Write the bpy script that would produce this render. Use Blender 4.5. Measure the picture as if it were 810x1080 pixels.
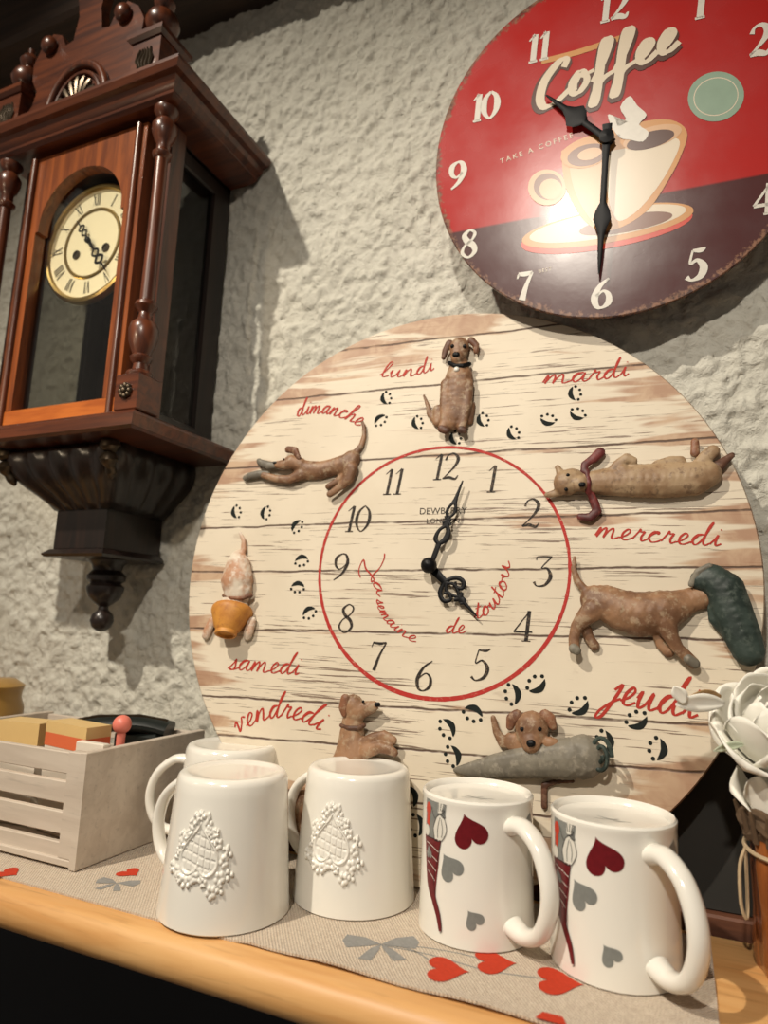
import bpy, bmesh, math, random
import numpy as np
from mathutils import Vector, Matrix
for o in list(bpy.data.objects): bpy.data.objects.remove(o)
PI = math.pi
SC = bpy.context.scene
COL = SC.collection
random.seed(4)

# ---------------------------------------------------------------- camera
RC = np.array([[.91535569, -.03294323, -.40129629], [.40091296, .16694447, .90077652], [.03731971, -.98541579, .16602094]])
FPX = 698.17                                   # focal length for an 810 px wide frame
cam = bpy.data.cameras.new('camera'); camo = bpy.data.objects.new('camera', cam); COL.objects.link(camo)
cam.sensor_fit = 'HORIZONTAL'; cam.sensor_width = 36; cam.lens = FPX / 810 * 36
cam.clip_start = .02
m4 = Matrix.Identity(4)
for i in range(3):
    m4[i][0] = RC[i, 0]; m4[i][1] = -RC[i, 1]; m4[i][2] = -RC[i, 2]
camo.matrix_world = m4
cam.dof.use_dof = True; cam.dof.focus_distance = .60; cam.dof.aperture_fstop = 6.5
SC.camera = camo

# ---------------------------------------------------------------- world, lamps, exposure
w = bpy.data.worlds.new('world'); SC.world = w; w.use_nodes = True
w.node_tree.nodes['Background'].inputs[0].default_value = (1.0, .87, .72, 1)
w.node_tree.nodes['Background'].inputs[1].default_value = .16
def lamp(name, loc, power, size, color, target=None, spot=None, blend=.6):
    l = bpy.data.lights.new(name, 'SPOT' if spot else 'POINT'); l.energy = power; l.shadow_soft_size = size; l.color = color
    o = bpy.data.objects.new(name, l); COL.objects.link(o); o.location = loc
    if spot:
        l.spot_size = spot; l.spot_blend = blend
        o.rotation_euler = (Vector(target) - Vector(loc)).to_track_quat('-Z', 'Y').to_euler()
    return o
lamp('ceiling_spotlight_left', (-.92, -.62, 1.56), 150, .02, (1, .90, .75), (-.38, .66, -.12), 1.05, 1)
lamp('ceiling_spotlight', (-.065, -.62, .86), 47, .026, (1, .905, .78), (-.10, .6, .02), 1.25, 1)
lamp('low_fill_left', (-.95, -.05, .25), 1.2, .05, (1, .76, .52))  # added low warm fill to brighten the left shelf and crate
lamp('clock_fill', (-.80, -.55, .40), 26, .03, (1, .80, .55), (-.735, .57, .36), .52, 1)  # added fill aimed at the pendulum clock to brighten its dial and front
SC.view_settings.view_transform = 'Standard'; SC.view_settings.look = 'None'
SC.view_settings.gamma = 1; SC.view_settings.use_curve_mapping = False
SC.view_settings.exposure = .0

# ---------------------------------------------------------------- helpers
def tag(o, label=None, cat=None, group=None, kind=None):
    if label: o['label'] = label
    if cat: o['category'] = cat
    if group: o['group'] = group
    if kind: o['kind'] = kind
    return o
def empty(name, loc=(0, 0, 0), rz=0, matrix=None):
    o = bpy.data.objects.new(name, None); COL.objects.link(o); o.empty_display_size = .02
    if matrix is not None: o.matrix_world = matrix
    else: o.location = loc; o.rotation_euler = (0, 0, rz)
    return o
def copy_tree(o, parent=None):
    c = o.copy(); COL.objects.link(c)
    if parent: c.parent = parent
    for ch in list(o.children): copy_tree(ch, c)
    return c
class MB:
    def __init__(s): s.v = []; s.f = []
    def add(s, vs, fs, T=None):
        b = len(s.v)
        for p in vs:
            p = Vector(p)
            if T is not None: p = T @ p
            s.v.append(tuple(p))
        s.f += [tuple(i + b for i in f) for f in fs]; return s
    def box(s, x0, x1, y0, y1, z0, z1, T=None, bev=0):
        if bev:
            return s.loft([(z0, x0 + bev, x1 - bev, y0 + bev, y1 - bev), (z0 + bev, x0, x1, y0, y1), (z1 - bev, x0, x1, y0, y1), (z1, x0 + bev, x1 - bev, y0 + bev, y1 - bev)], T)
        return s.loft([(z0, x0, x1, y0, y1), (z1, x0, x1, y0, y1)], T)
    def loft(s, L, T=None):
        vs = []; fs = []
        for z, x0, x1, y0, y1 in L: vs += [(x0, y0, z), (x1, y0, z), (x1, y1, z), (x0, y1, z)]
        for k in range(len(L) - 1):
            for i in range(4):
                j = (i + 1) % 4; fs.append((k * 4 + i, k * 4 + j, k * 4 + 4 + j, k * 4 + 4 + i))
        fs.append((3, 2, 1, 0)); e = 4 * (len(L) - 1); fs.append((e, e + 1, e + 2, e + 3))
        return s.add(vs, fs, T)
    def lathe(s, prof, seg=40, T=None, cap=True):
        vs = []; fs = []; n = len(prof)
        for r, z in prof:
            for i in range(seg):
                a = 2 * PI * i / seg; vs.append((r * math.cos(a), r * math.sin(a), z))
        for k in range(n - 1):
            for i in range(seg):
                j = (i + 1) % seg; fs.append((k * seg + i, k * seg + j, k * seg + seg + j, k * seg + seg + i))
        if cap and prof[0][0] > 1e-6: fs.append(tuple(range(seg - 1, -1, -1)))
        if cap and prof[-1][0] > 1e-6: fs.append(tuple((n - 1) * seg + i for i in range(seg)))
        return s.add(vs, fs, T)
    def tube(s, pts, rad, seg=10, caps=True, flat=None, T=None):
        pts = [Vector(p) for p in pts]; n = len(pts); vs = []; fs = []
        if not hasattr(rad, '__len__'): rad = [rad] * n
        up = None
        for i in range(n):
            t = (pts[min(i + 1, n - 1)] - pts[max(i - 1, 0)]).normalized()
            if up is None:
                up = t.orthogonal().normalized() if flat is None else (Vector(flat) - t * Vector(flat).dot(t)).normalized()
            else: up = (up - t * up.dot(t)).normalized()
            sd = t.cross(up)
            r = rad[i]; ra, rb = (r if hasattr(r, '__len__') else (r, r))
            for k in range(seg):
                a = 2 * PI * k / seg; vs.append(pts[i] + up * (math.cos(a) * ra) + sd * (math.sin(a) * rb))
        for i in range(n - 1):
            for k in range(seg):
                j = (k + 1) % seg; fs.append((i * seg + k, i * seg + j, i * seg + seg + j, i * seg + seg + k))
        if caps: fs.append(tuple(range(seg - 1, -1, -1))); fs.append(tuple((n - 1) * seg + k for k in range(seg)))
        return s.add(vs, fs, T)
    def ball(s, c, r, nu=16, nv=10, sc=(1, 1, 1)):
        vs = [(c[0], c[1], c[2] - r * sc[2])]; fs = []
        for j in range(1, nv):
            ph = -PI / 2 + PI * j / nv
            for i in range(nu):
                a = 2 * PI * i / nu; vs.append((c[0] + r * sc[0] * math.cos(a) * math.cos(ph), c[1] + r * sc[1] * math.sin(a) * math.cos(ph), c[2] + r * sc[2] * math.sin(ph)))
        vs.append((c[0], c[1], c[2] + r * sc[2])); T = len(vs) - 1
        for i in range(nu): fs.append((0, 1 + (i + 1) % nu, 1 + i))
        for j in range(nv - 2):
            for i in range(nu):
                a = 1 + j * nu; k = (i + 1) % nu; fs.append((a + i, a + k, a + nu + k, a + nu + i))
        a = 1 + (nv - 2) * nu
        for i in range(nu): fs.append((a + i, a + (i + 1) % nu, T))
        return s.add(vs, fs)
    def ribbon(s, pts, wid, fn):                 # flat painted stroke, pts 2-D, fn maps (u, v) to 3-D
        n = len(pts); vs = []; fs = []; m = max(2, int(max(wid) / .003) + 2)
        for i in range(n):
            a = pts[max(i - 1, 0)]; b = pts[min(i + 1, n - 1)]
            dx, dy = b[0] - a[0], b[1] - a[1]; L = math.hypot(dx, dy) or 1; nx, ny = -dy / L, dx / L
            for k in range(m):
                h = wid[i] * (.5 - k / (m - 1)); vs.append(fn(pts[i][0] + nx * h, pts[i][1] + ny * h))
        for i in range(n - 1):
            for k in range(m - 1): a = i * m + k; fs.append((a, a + 1, a + m + 1, a + m))
        return s.add(vs, fs)
    def disc(s, pts, fn, c=None, rings=4):       # star-shaped printed patch
        if c is None: c = (sum(p[0] for p in pts) / len(pts), sum(p[1] for p in pts) / len(pts))
        q = []
        for i, p in enumerate(pts):
            e = pts[(i + 1) % len(pts)]; m = max(1, int(math.dist(p, e) / .0025))
            q += [(p[0] + (e[0] - p[0]) * k / m, p[1] + (e[1] - p[1]) * k / m) for k in range(m)]
        pts = q; n = len(pts)
        if c is None: c = (sum(p[0] for p in pts) / n, sum(p[1] for p in pts) / n)
        vs = [fn(*c)]; fs = []
        for k in range(1, rings + 1):
            t = k / rings
            for p in pts: vs.append(fn(c[0] + (p[0] - c[0]) * t, c[1] + (p[1] - c[1]) * t))
        for i in range(n): fs.append((0, 1 + i, 1 + (i + 1) % n))
        for k in range(rings - 1):
            for i in range(n):
                j = (i + 1) % n; a = 1 + k * n; fs.append((a + i, a + n + i, a + n + j, a + j))
        return s.add(vs, fs)
    def prism(s, pts, y0, y1, T=None):           # outline in xz, extruded in y
        n = len(pts); vs = [(p[0], y0, p[1]) for p in pts] + [(p[0], y1, p[1]) for p in pts]
        fs = [tuple(range(n)), tuple(range(2 * n - 1, n - 1, -1))] + [(i, n + i, n + (i + 1) % n, (i + 1) % n) for i in range(n)]
        return s.add(vs, fs, T)
    def build(s, name, mat, parent=None, smooth=True, angle=40, fix=True):
        me = bpy.data.meshes.new(name); me.from_pydata([tuple(v) for v in s.v], [], s.f)
        bm = bmesh.new(); bm.from_mesh(me)
        if fix: bmesh.ops.recalc_face_normals(bm, faces=bm.faces)
        if smooth:
            for f in bm.faces: f.smooth = True
            for e in bm.edges:
                if len(e.link_faces) == 2 and e.calc_face_angle(0) > math.radians(angle): e.smooth = False
        bm.to_mesh(me); bm.free(); me.materials.append(mat)
        o = bpy.data.objects.new(name, me); COL.objects.link(o)
        if parent: o.parent = parent
        return o
def smooth_path(P, n=5):
    P = [tuple(p) for p in P]
    if len(P) < 3:
        return [tuple(P[0][k] + (P[-1][k] - P[0][k]) * i / n for k in range(len(P[0]))) for i in range(n + 1)]
    out = []; Q = [P[0]] + P + [P[-1]]
    for i in range(1, len(Q) - 2):
        a, b, c, d = Q[i - 1:i + 3]
        for k in range(n):
            t = k / n
            out.append(tuple(.5 * (2 * b[j] + (c[j] - a[j]) * t + (2 * a[j] - 5 * b[j] + 4 * c[j] - d[j]) * t * t + (3 * b[j] - a[j] - 3 * c[j] + d[j]) * t ** 3) for j in range(len(b))))
    out.append(P[-1]); return out
def V(r, *k): return [r * x for x in k]

# ---------------------------------------------------------------- materials
def col(c): return (c[0], c[1], c[2], 1)
class NT:
    def __init__(s, name):
        s.m = bpy.data.materials.new(name); s.m.use_nodes = True; s.t = s.m.node_tree; s.b = s.t.nodes['Principled BSDF']
        s.tc = s.t.nodes.new('ShaderNodeTexCoord')
    def link(s, a, b): s.t.links.new(a, b)
    def put(s, sock, v):
        if isinstance(v, bpy.types.NodeSocket): s.link(v, sock)
        elif v is not None:
            sock.default_value = col(v) if (hasattr(v, '__len__') and len(v) == 3 and sock.type == 'RGBA') else v
    def coord(s, scale=(1, 1, 1), rot=(0, 0, 0), loc=(0, 0, 0)):
        n = s.t.nodes.new('ShaderNodeMapping'); s.link(s.tc.outputs['Object'], n.inputs[0])
        n.inputs['Scale'].default_value = scale; n.inputs['Rotation'].default_value = rot; n.inputs['Location'].default_value = loc
        return n.outputs[0]
    def noise(s, scale, vec=None, detail=4, rough=.55, dist=0):
        n = s.t.nodes.new('ShaderNodeTexNoise'); s.link(vec or s.tc.outputs['Object'], n.inputs['Vector'])
        n.inputs['Scale'].default_value = scale; n.inputs['Detail'].default_value = detail; n.inputs['Roughness'].default_value = rough; n.inputs['Distortion'].default_value = dist
        return n.outputs['Fac']
    def voro(s, scale, vec=None, feat='F1'):
        n = s.t.nodes.new('ShaderNodeTexVoronoi'); n.feature = feat; s.link(vec or s.tc.outputs['Object'], n.inputs['Vector']); n.inputs['Scale'].default_value = scale
        return n.outputs['Distance']
    def ramp(s, fac, a, b, ca=0., cb=1.):
        n = s.t.nodes.new('ShaderNodeMapRange'); n.interpolation_type = 'SMOOTHSTEP'; n.clamp = True
        s.put(n.inputs['Value'], fac); n.inputs['From Min'].default_value = a; n.inputs['From Max'].default_value = b; n.inputs['To Min'].default_value = ca; n.inputs['To Max'].default_value = cb
        return n.outputs['Result']
    def mix(s, fac, a, b, mode='MIX'):
        n = s.t.nodes.new('ShaderNodeMix'); n.data_type = 'RGBA'; n.blend_type = mode
        s.put(n.inputs[0], fac); s.put(n.inputs[6], a); s.put(n.inputs[7], b); return n.outputs[2]
    def math(s, op, a, b=None, c=None):
        n = s.t.nodes.new('ShaderNodeMath'); n.operation = op; s.put(n.inputs[0], a)
        if b is not None: s.put(n.inputs[1], b)
        if c is not None: s.put(n.inputs[2], c)
        return n.outputs[0]
    def xyz(s, vec=None):
        n = s.t.nodes.new('ShaderNodeSeparateXYZ'); s.link(vec or s.tc.outputs['Object'], n.inputs[0]); return n.outputs
    def bump(s, h, strength=.5, dist=.001):
        n = s.t.nodes.new('ShaderNodeBump'); n.inputs['Strength'].default_value = strength; n.inputs['Distance'].default_value = dist
        s.put(n.inputs['Height'], h); s.link(n.outputs[0], s.b.inputs['Normal'])
    def out(s, color, rough=.5, spec=.5, coat=0, metal=0, sheen=0):
        s.put(s.b.inputs['Base Color'], color); s.put(s.b.inputs['Roughness'], rough); s.b.inputs['Specular IOR Level'].default_value = spec
        s.b.inputs['Coat Weight'].default_value = coat; s.b.inputs['Coat Roughness'].default_value = .12; s.b.inputs['Metallic'].default_value = metal
        s.b.inputs['Sheen Weight'].default_value = sheen
        return s.m
def plain(name, c, rough=.5, var=.12, scale=60, spec=.5, coat=0, metal=0, bump=0):
    n = NT(name); f = n.noise(scale)
    c2 = [x * (1 - var) for x in c]
    if bump: n.bump(f, bump, .0006)
    return n.out(n.mix(f, c, c2), rough, spec, coat, metal)
def wood(name, c1, c2, axis=0, scale=1, rough=.4, coat=.0, bump=.15):
    n = NT(name); sc = [90 * scale] * 3; sc[axis] = 7 * scale
    v = n.coord(sc); f = n.noise(1, v, 5, .6, .6); g = n.noise(3.2, v, 3, .6)
    c = n.mix(n.ramp(f, .3, .7), c1, c2); c = n.mix(n.ramp(g, .55, .75, 0, .35), c, [x * .45 for x in c2])
    n.bump(g, bump, .0004); return n.out(c, rough, .5, coat)
def m_stucco():
    n = NT('rough_plaster')
    big = n.noise(5, None, 3); f = n.noise(75, None, 6, .6, .4); g = n.noise(300, None, 4, .6); pit = n.voro(95)
    c = n.mix(n.ramp(big, .3, .7), (.56, .545, .475), (.61, .595, .525))
    c = n.mix(n.ramp(f, .35, .55, .22, 0), c, (.36, .34, .28))
    c = n.mix(n.ramp(pit, .02, .12, .30, 0), c, (.25, .235, .19))
    h = n.math('ADD', n.math('MULTIPLY', f, 1.0), n.math('MULTIPLY', g, .2)); h = n.math('ADD', h, n.ramp(pit, .0, .22, -.2, 0))
    n.bump(h, .9, .006); return n.out(c, .9, .15)
M = {}
M['stucco'] = m_stucco()
M['beam'] = wood('dark_beam_wood', (.055, .030, .018), (.022, .013, .009), 0, .5, .6)
M['pine'] = wood('pine', (.72, .42, .17), (.60, .30, .10), 0, .6, .45)
M['shelf_shade'] = plain('painted_shade_blue', (.012, .017, .026), .7, .4, 12)  # shade below the shelf put into a dark colour
M['floor'] = wood('floor_boards', (.20, .11, .06), (.12, .06, .03), 0, .2, .5)
M['walnut'] = wood('walnut', (.130, .034, .012), (.045, .013, .007), 2, 1, .32, .15)
M['door_wood'] = wood('amber_walnut', (.26, .070, .016), (.12, .030, .009), 2, 1, .32, .2)
M['walnut_h'] = wood('walnut_across', (.135, .036, .013), (.050, .014, .008), 0, 1, .32, .15)
M['ebony'] = wood('ebonised_wood', (.022, .012, .009), (.010, .007, .006), 2, 1, .35, .2)
M['lit_walnut'] = wood('lit_walnut_wood', (.46, .13, .022), (.30, .07, .012), 0, 1, .32, .3)  # brighter walnut: light falling on the door rail put into its colour
M['rustbrown'] = wood('old_batten', (.16, .06, .03), (.06, .025, .016), 0, 1, .5)
M['dial'] = plain('ivory_enamel', (.90, .80, .56), .35, .08, 25)
M['brass'] = plain('brass', (.62, .43, .16), .3, .2, 40, metal=1)
M['bronze'] = plain('dark_bronze', (.10, .075, .05), .35, .4, 90, metal=.8)
M['black'] = plain('black_enamel', (.004, .004, .005), .45, .2, spec=.2)
M['white_glaze'] = plain('white_glaze', (.84, .815, .745), .16, .03, 20, coat=.6)
M['print_darkred'] = plain('dark_red_print', (.18, .008, .014), .3, .5, 260)
M['print_brightred'] = plain('bright_red_print', (.65, .05, .02), .3, .3, 200)
M['print_grey'] = plain('grey_print', (.25, .26, .245), .3, .35, 260)
M['print_white'] = plain('white_print', (.72, .70, .63), .3, .05)
M['print_ink'] = plain('black_ink', (.018, .014, .014), .4, .3)
M['ink_flat'] = plain('dark_green_black_print', (.020, .024, .022), .8, .3, 200, spec=.1)
M['ink_brown'] = NT('worn_black_ink'); _n = M['ink_brown']; M['ink_brown'] = _n.out(_n.mix(_n.ramp(_n.noise(420, None, 4, .7), .5, .68), (.022, .018, .016), (.20, .14, .09)), .6, .2)
M['script_red'] = plain('red_script_paint', (.50, .045, .030), .6, .35, 300, spec=.2)
M['ring_red'] = NT('worn_red_ring'); _n = M['ring_red']; M['ring_red'] = _n.out(_n.mix(_n.ramp(_n.noise(260, None, 4, .7), .56, .72), (.42, .032, .026), (.60, .36, .26)), .6, .2)
M['brown_dog'] = None
def m_fur(name, a, b, c, seed=0):
    n = NT(name); v = n.coord((1, 1, 1), loc=(seed, seed * .7, 0))
    f = n.noise(38, v, 4, .6); g = n.noise(130, v, 4, .7)
    x = n.mix(n.ramp(f, .38, .62), a, b); x = n.mix(n.ramp(g, .5, .66, 0, .75), x, c)
    n.bump(n.noise(420, v, 3), .3, .0005); return n.out(x, .5, .4)
M['fur'] = m_fur('painted_tan_resin', (.30, .165, .088), (.155, .075, .038), (.37, .275, .18))
M['fur_grey'] = m_fur('painted_beige_resin', (.37, .26, .155), (.25, .15, .08), (.16, .10, .06), 3)
M['fur_red'] = m_fur('painted_ginger_resin', (.24, .10, .05), (.13, .055, .03), (.33, .21, .13), 5)
M['fur_dark'] = m_fur('painted_dark_brown_resin', (.12, .05, .028), (.06, .028, .018), (.20, .11, .07), 7)
M['fur_white'] = m_fur('painted_white_ginger_resin', (.66, .58, .47), (.45, .24, .14), (.70, .64, .55), 9)
M['greyresin'] = m_fur('painted_grey_resin', (.20, .18, .14), (.13, .115, .09), (.27, .24, .19), 11)
M['boot'] = m_fur('painted_dark_green_resin', (.035, .052, .044), (.014, .024, .020), (.07, .09, .075), 13)
M['scarf'] = m_fur('painted_burgundy_resin', (.16, .028, .026), (.07, .014, .014), (.22, .06, .05), 15)
M['potresin'] = m_fur('painted_ochre_resin', (.60, .27, .05), (.48, .19, .035), (.40, .15, .04), 17)
V0 = .2912                                      # radius of the dog clock; its local origin is at the foot of the disc
def m_planks():
    n = NT('distressed_plank_print'); X = n.xyz(); x, z = X[0], n.math('SUBTRACT', X[2], V0)
    st = n.coord((7, 1, 150)); st2 = n.coord((13, 1, 560)); st3 = n.coord((3, 1, 26))
    f = n.noise(1, st, 5, .62, .5); g = n.noise(1, st2, 4, .6, .3); big = n.noise(1, st3, 4, .6, .5); spot = n.noise(34, None, 4, .6, .5)
    c = n.mix(n.ramp(n.noise(9), .3, .7), (.71, .63, .50), (.64, .56, .435))
    c = n.mix(n.ramp(f, .60, .72, 0, .5), c, (.48, .37, .27))
    msk = n.noise(1, n.coord((5, 1, 22), loc=(1, 0, 5)), 4, .6); c = n.mix(n.ramp(n.math('ADD', n.math('ADD', g, n.math('MULTIPLY', f, .3)), n.math('MULTIPLY', msk, .45)), .985, 1.02, 0, .9), c, (.15, .095, .065))
    wob = n.math('MULTIPLY', n.math('SUBTRACT', n.noise(22, n.coord((1, 1, 1))), .5), .006)
    zz = n.math('ADD', z, wob); zz = n.math('SUBTRACT', zz, n.math('MULTIPLY', x, .02))
    line = None; wide = None
    for L in (.262, .2055, .122, .050, -.002, -.0655, -.137, -.175, -.222):
        d = n.math('ABSOLUTE', n.math('SUBTRACT', zz, L))
        line = d if line is None else n.math('MINIMUM', line, d)
    br = n.noise(1, n.coord((26, 1, 26), loc=(3, 0, 0)), 3, .6)
    near = n.ramp(line, .0, .011, 1, 0)
    r = n.math('SQRT', n.math('ADD', n.math('MULTIPLY', x, x), n.math('MULTIPLY', z, z)))
    edge = n.ramp(r, .20, .292, 0, 1)
    wear = n.math('ADD', n.math('MULTIPLY', edge, .20), n.math('MULTIPLY', near, .10))
    wear = n.math('MULTIPLY', n.ramp(n.math('ADD', big, wear), .66, .73), .9)
    c = n.mix(wear, c, n.mix(n.ramp(spot, .35, .65), (.36, .20, .12), (.50, .34, .22)))
    c = n.mix(n.math('MULTIPLY', n.ramp(line, .0004, .0017, 1, 0), n.ramp(br, .33, .5, .35, 1)), c, (.10, .06, .042))
    smear = n.ramp(n.noise(1, n.coord((20, 1, 60), loc=(7, 0, 2)), 4, .6), .64, .74, 0, .45)
    c = n.mix(smear, c, (.42, .33, .24))
    h = n.math('ADD', n.math('MULTIPLY', f, .2), n.ramp(line, .0003, .0016, -1, 0)); n.bump(h, .5, .0012)
    return n.out(c, .5, .35)
M['planks'] = m_planks()
M['mdf'] = wood('disc_edge_board', (.36, .20, .11), (.16, .08, .045), 0, 1, .6)

# ---------------------------------------------------------------- the setting
rng = np.random.RandomState(7)
_perm = rng.rand(64, 64, 64)
def vnoise(x, y, z, k=0):
    x = x + 13.7 * k; y = y + 5.1 * k; z = z + 9.3 * k
    xi = np.floor(x).astype(int); yi = np.floor(y).astype(int); zi = np.floor(z).astype(int)
    xf, yf, zf = x - xi, y - yi, z - zi
    s = lambda t: t * t * (3 - 2 * t)
    u, v, q = s(xf), s(yf), s(zf); P = _perm
    def g(a, b, c): return P[(xi + a) % 64, (yi + b) % 64, (zi + c) % 64]
    L = lambda a, b, t: a + (b - a) * t
    return L(L(L(g(0, 0, 0), g(1, 0, 0), u), L(g(0, 1, 0), g(1, 1, 0), u), v), L(L(g(0, 0, 1), g(1, 0, 1), u), L(g(0, 1, 1), g(1, 1, 1), u), v), q) - .5
WY = .702
def axis_pts(a, lo, hi, b, fine, coarse):
    return np.concatenate([np.arange(a, lo, coarse), np.arange(lo, hi, fine), np.arange(hi, b + coarse, coarse)])
xs = axis_pts(-2.2, -1.25, .32, 1.6, .0026, .05); zs = axis_pts(-1.4, -.62, .93, 1.75, .0026, .05)
Xg, Zg = np.meshgrid(xs, zs)
h = np.zeros_like(Xg); O = np.zeros_like(Xg)
h += .008 * vnoise(Xg * 5, O, Zg * 5, 1) + .006 * vnoise(Xg * 18, O, Zg * 18, 2)
lump = vnoise(Xg * 80, O, Zg * 68, 3) + .8 * vnoise(Xg * 175, O, Zg * 150, 4)
h += .0090 * np.clip(lump, -.20, .32) + .0016 * np.abs(vnoise(Xg * 45 + 3 * vnoise(Xg * 20, O, Zg * 20, 8), O, Zg * 45, 5)) + .0012 * vnoise(Xg * 260, O, Zg * 260, 6)
Yg = WY + .006 - np.clip(h + .004, -.006, .0135)
vs = np.stack([Xg, Yg, Zg], -1).reshape(-1, 3)
nx, nz = len(xs), len(zs)
idx = np.arange(nx * nz).reshape(nz, nx)
fs = np.stack([idx[:-1, :-1], idx[:-1, 1:], idx[1:, 1:], idx[1:, :-1]], -1).reshape(-1, 4)
me = bpy.data.meshes.new('wall_back'); me.vertices.add(len(vs)); me.vertices.foreach_set('co', vs.ravel())
me.loops.add(fs.size); me.loops.foreach_set('vertex_index', fs.ravel()); me.polygons.add(len(fs))
me.polygons.foreach_set('loop_start', np.arange(0, fs.size, 4)); me.polygons.foreach_set('loop_total', np.full(len(fs), 4)); me.polygons.foreach_set('use_smooth', np.ones(len(fs), bool))
me.update(); me.validate(); me.materials.append(M['stucco'])
wall = bpy.data.objects.new('wall_back', me); COL.objects.link(wall); tag(wall, 'rough trowelled cream plaster wall behind the clocks', kind='structure')
def struct(name, mb, mat, label): return tag(mb.build(name, mat, None, smooth=False), label, kind='structure')
struct('floor', MB().box(-2.2, 1.6, -2.2, .75, -1.45, -1.40), M['floor'], 'brown boarded floor below the shelf')
struct('ceiling', MB().box(-2.2, 1.6, -2.2, .75, 1.72, 1.78), M['beam'], 'dark boarded ceiling')
struct('trim_1', MB().box(-2.2, 1.6, .60, .76, .915, 1.08, bev=.006), M['beam'], 'dark wooden beam running along the top of the wall')
struct('shade_sheet', MB().box(-2.2, 1.6, .681, .6965, -.75, -.268), M['shelf_shade'], 'added dark blue sheet standing in for the shade below the shelf')  # dark sheet added in place of shade on the wall under the shelf
struct('trim_3', MB().box(-2.2, 1.6, .668, .696, -.2525, -.231, bev=.002).box(-2.2, 1.6, .674, .696, -.268, -.2525), M['rustbrown'], 'old reddish brown batten at the foot of the plaster wall')

o = MB().box(0, 1.2, -.003, .003, 0, .148, bev=.001).build('dark_board', plain('flat_near_black', (.030, .028, .024), .8, .4, 20)); o.location = (-.43, .681, -.2308)  # thin, even near-black board along the foot of the wall
tag(o, 'plain dark board behind the lower edge of the plank-print clock', 'board')
ZS = -.2355                                      # top of the shelf board
RUN = -.234                                      # top of the runner
t = empty('shelf_board', (-.3, .53, ZS - .03)); tag(t, 'thick pine shelf with a rounded front edge under the fabric runner', 'shelf')
def shelf_part(): 
    prof = []
    for k in range(9):
        a = PI / 2 + PI * k / 8; prof.append((.437 + .0125 * math.cos(a), ZS - .0155 + .0155 * math.sin(a)))
    prof = [(.636, ZS)] + prof + [(.636, ZS - .031)]
    mb = MB(); n = len(prof)
    for x in (-1.6, .8): mb.v += [(x + .3, y - .53, z - (ZS - .03)) for y, z in prof]
    mb.f += [tuple(range(n)), tuple(range(2 * n - 1, n - 1, -1))] + [(i, n + i, n + (i + 1) % n, (i + 1) % n) for i in range(n)]
    return mb
shelf_part().build('board', M['pine'], t)
for bx in (-1.15, .45):
    MB().box(bx - .015 + .3, bx + .015 + .3, -.03, .149, -.10, -.001, bev=.002).build('bracket', M['pine'], t)

# ---------------------------------------------------------------- fabric runner
def m_linen():
    n = NT('woven_linen'); X = n.xyz()
    wv = n.math('MULTIPLY', n.math('SINE', n.math('MULTIPLY', X[0], 2300)), n.math('SINE', n.math('MULTIPLY', X[1], 1700)))
    f = n.noise(1, n.coord((120, 900, 1)), 3); g = n.noise(1, n.coord((900, 120, 1)), 3)
    c = n.mix(n.ramp(n.math('ADD', f, g), .75, 1.25), (.52, .40, .29), (.70, .59, .46)); c = n.mix(n.ramp(wv, -.2, .8, 0, .35), c, (.76, .68, .56))
    n.bump(n.math('ADD', wv, n.math('MULTIPLY', f, 1.5)), .8, .0008); return n.out(c, .9, .15, sheen=.2)
M['linen'] = m_linen()
M['cloth_red'] = plain('red_woven_print', (.60, .055, .022), .85, .35, 400, spec=.2, bump=.4)
M['cloth_grey'] = plain('grey_woven_print', (.34, .335, .32), .85, .45, 350, spec=.2, bump=.4)
RX, RY = -.38, .53
t = empty('table_runner', (RX, RY, RUN - .0015)); tag(t, 'beige linen runner printed with red hearts lying along the shelf under the mugs', 'table runner')
mb = MB(); n1, n2 = 60, 12
for k, zz in enumerate((0, .0015)):
    for j in range(n2 + 1):
        for i in range(n1 + 1):
            x = -.87 + (.015 + .87) * i / n1; y = .4475 + (.626 - .4475) * j / n2
            lift = .0022 * max(0, (j < 1)) * (1 + .4 * math.sin(i * .9)) if x > -.3 else 0
            mb.v.append((x - RX, y - RY, zz + lift))
W1 = n1 + 1; Nn = W1 * (n2 + 1)
for j in range(n2):
    for i in range(n1):
        a = j * W1 + i; mb.f.append((a, a + W1, a + W1 + 1, a + 1)); mb.f.append((a + Nn, a + 1 + Nn, a + W1 + 1 + Nn, a + W1 + Nn))
for i in range(n1): mb.f.append((i, i + 1, i + 1 + Nn, i + Nn)); a = n2 * W1 + i; mb.f.append((a + 1, a, a + Nn, a + 1 + Nn))
for j in range(n2): a = j * W1; mb.f.append((a + W1, a, a + Nn, a + W1 + Nn)); a += n1; mb.f.append((a, a + W1, a + W1 + Nn, a + Nn))
mb.build('cloth', M['linen'], t)
HEART = []
for k in range(40):
    a = 2 * PI * k / 40; HEART.append((16 * math.sin(a) ** 3 / 17, (13 * math.cos(a) - 5 * math.cos(2 * a) - 2 * math.cos(3 * a) - math.cos(4 * a)) / 17))
def heart(cx, cy, s, rot=0, sx=1, sy=1):
    c, q = math.cos(rot), math.sin(rot)
    return [(cx + (c * x * sx - q * y * sy) * s, cy + (q * x * sx + c * y * sy) * s) for x, y in HEART]
fr = lambda z: (lambda u, v: (u - RX, v - RY, z))
for cx, cy, s, ro in ((-.155, .4810, .0180, 1.85), (-.128, .5070, .0180, 1.95), (-.0830, .5020, .0190, 1.80), (-.468, .508, .012, 1.4), (-.56, .455, .013, 1.6)):
    MB().disc(heart(cx, cy, s, ro, 1.0, .95), fr(.0020), (cx, cy), 3).build('printed_heart', M['cloth_red'], t)
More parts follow.
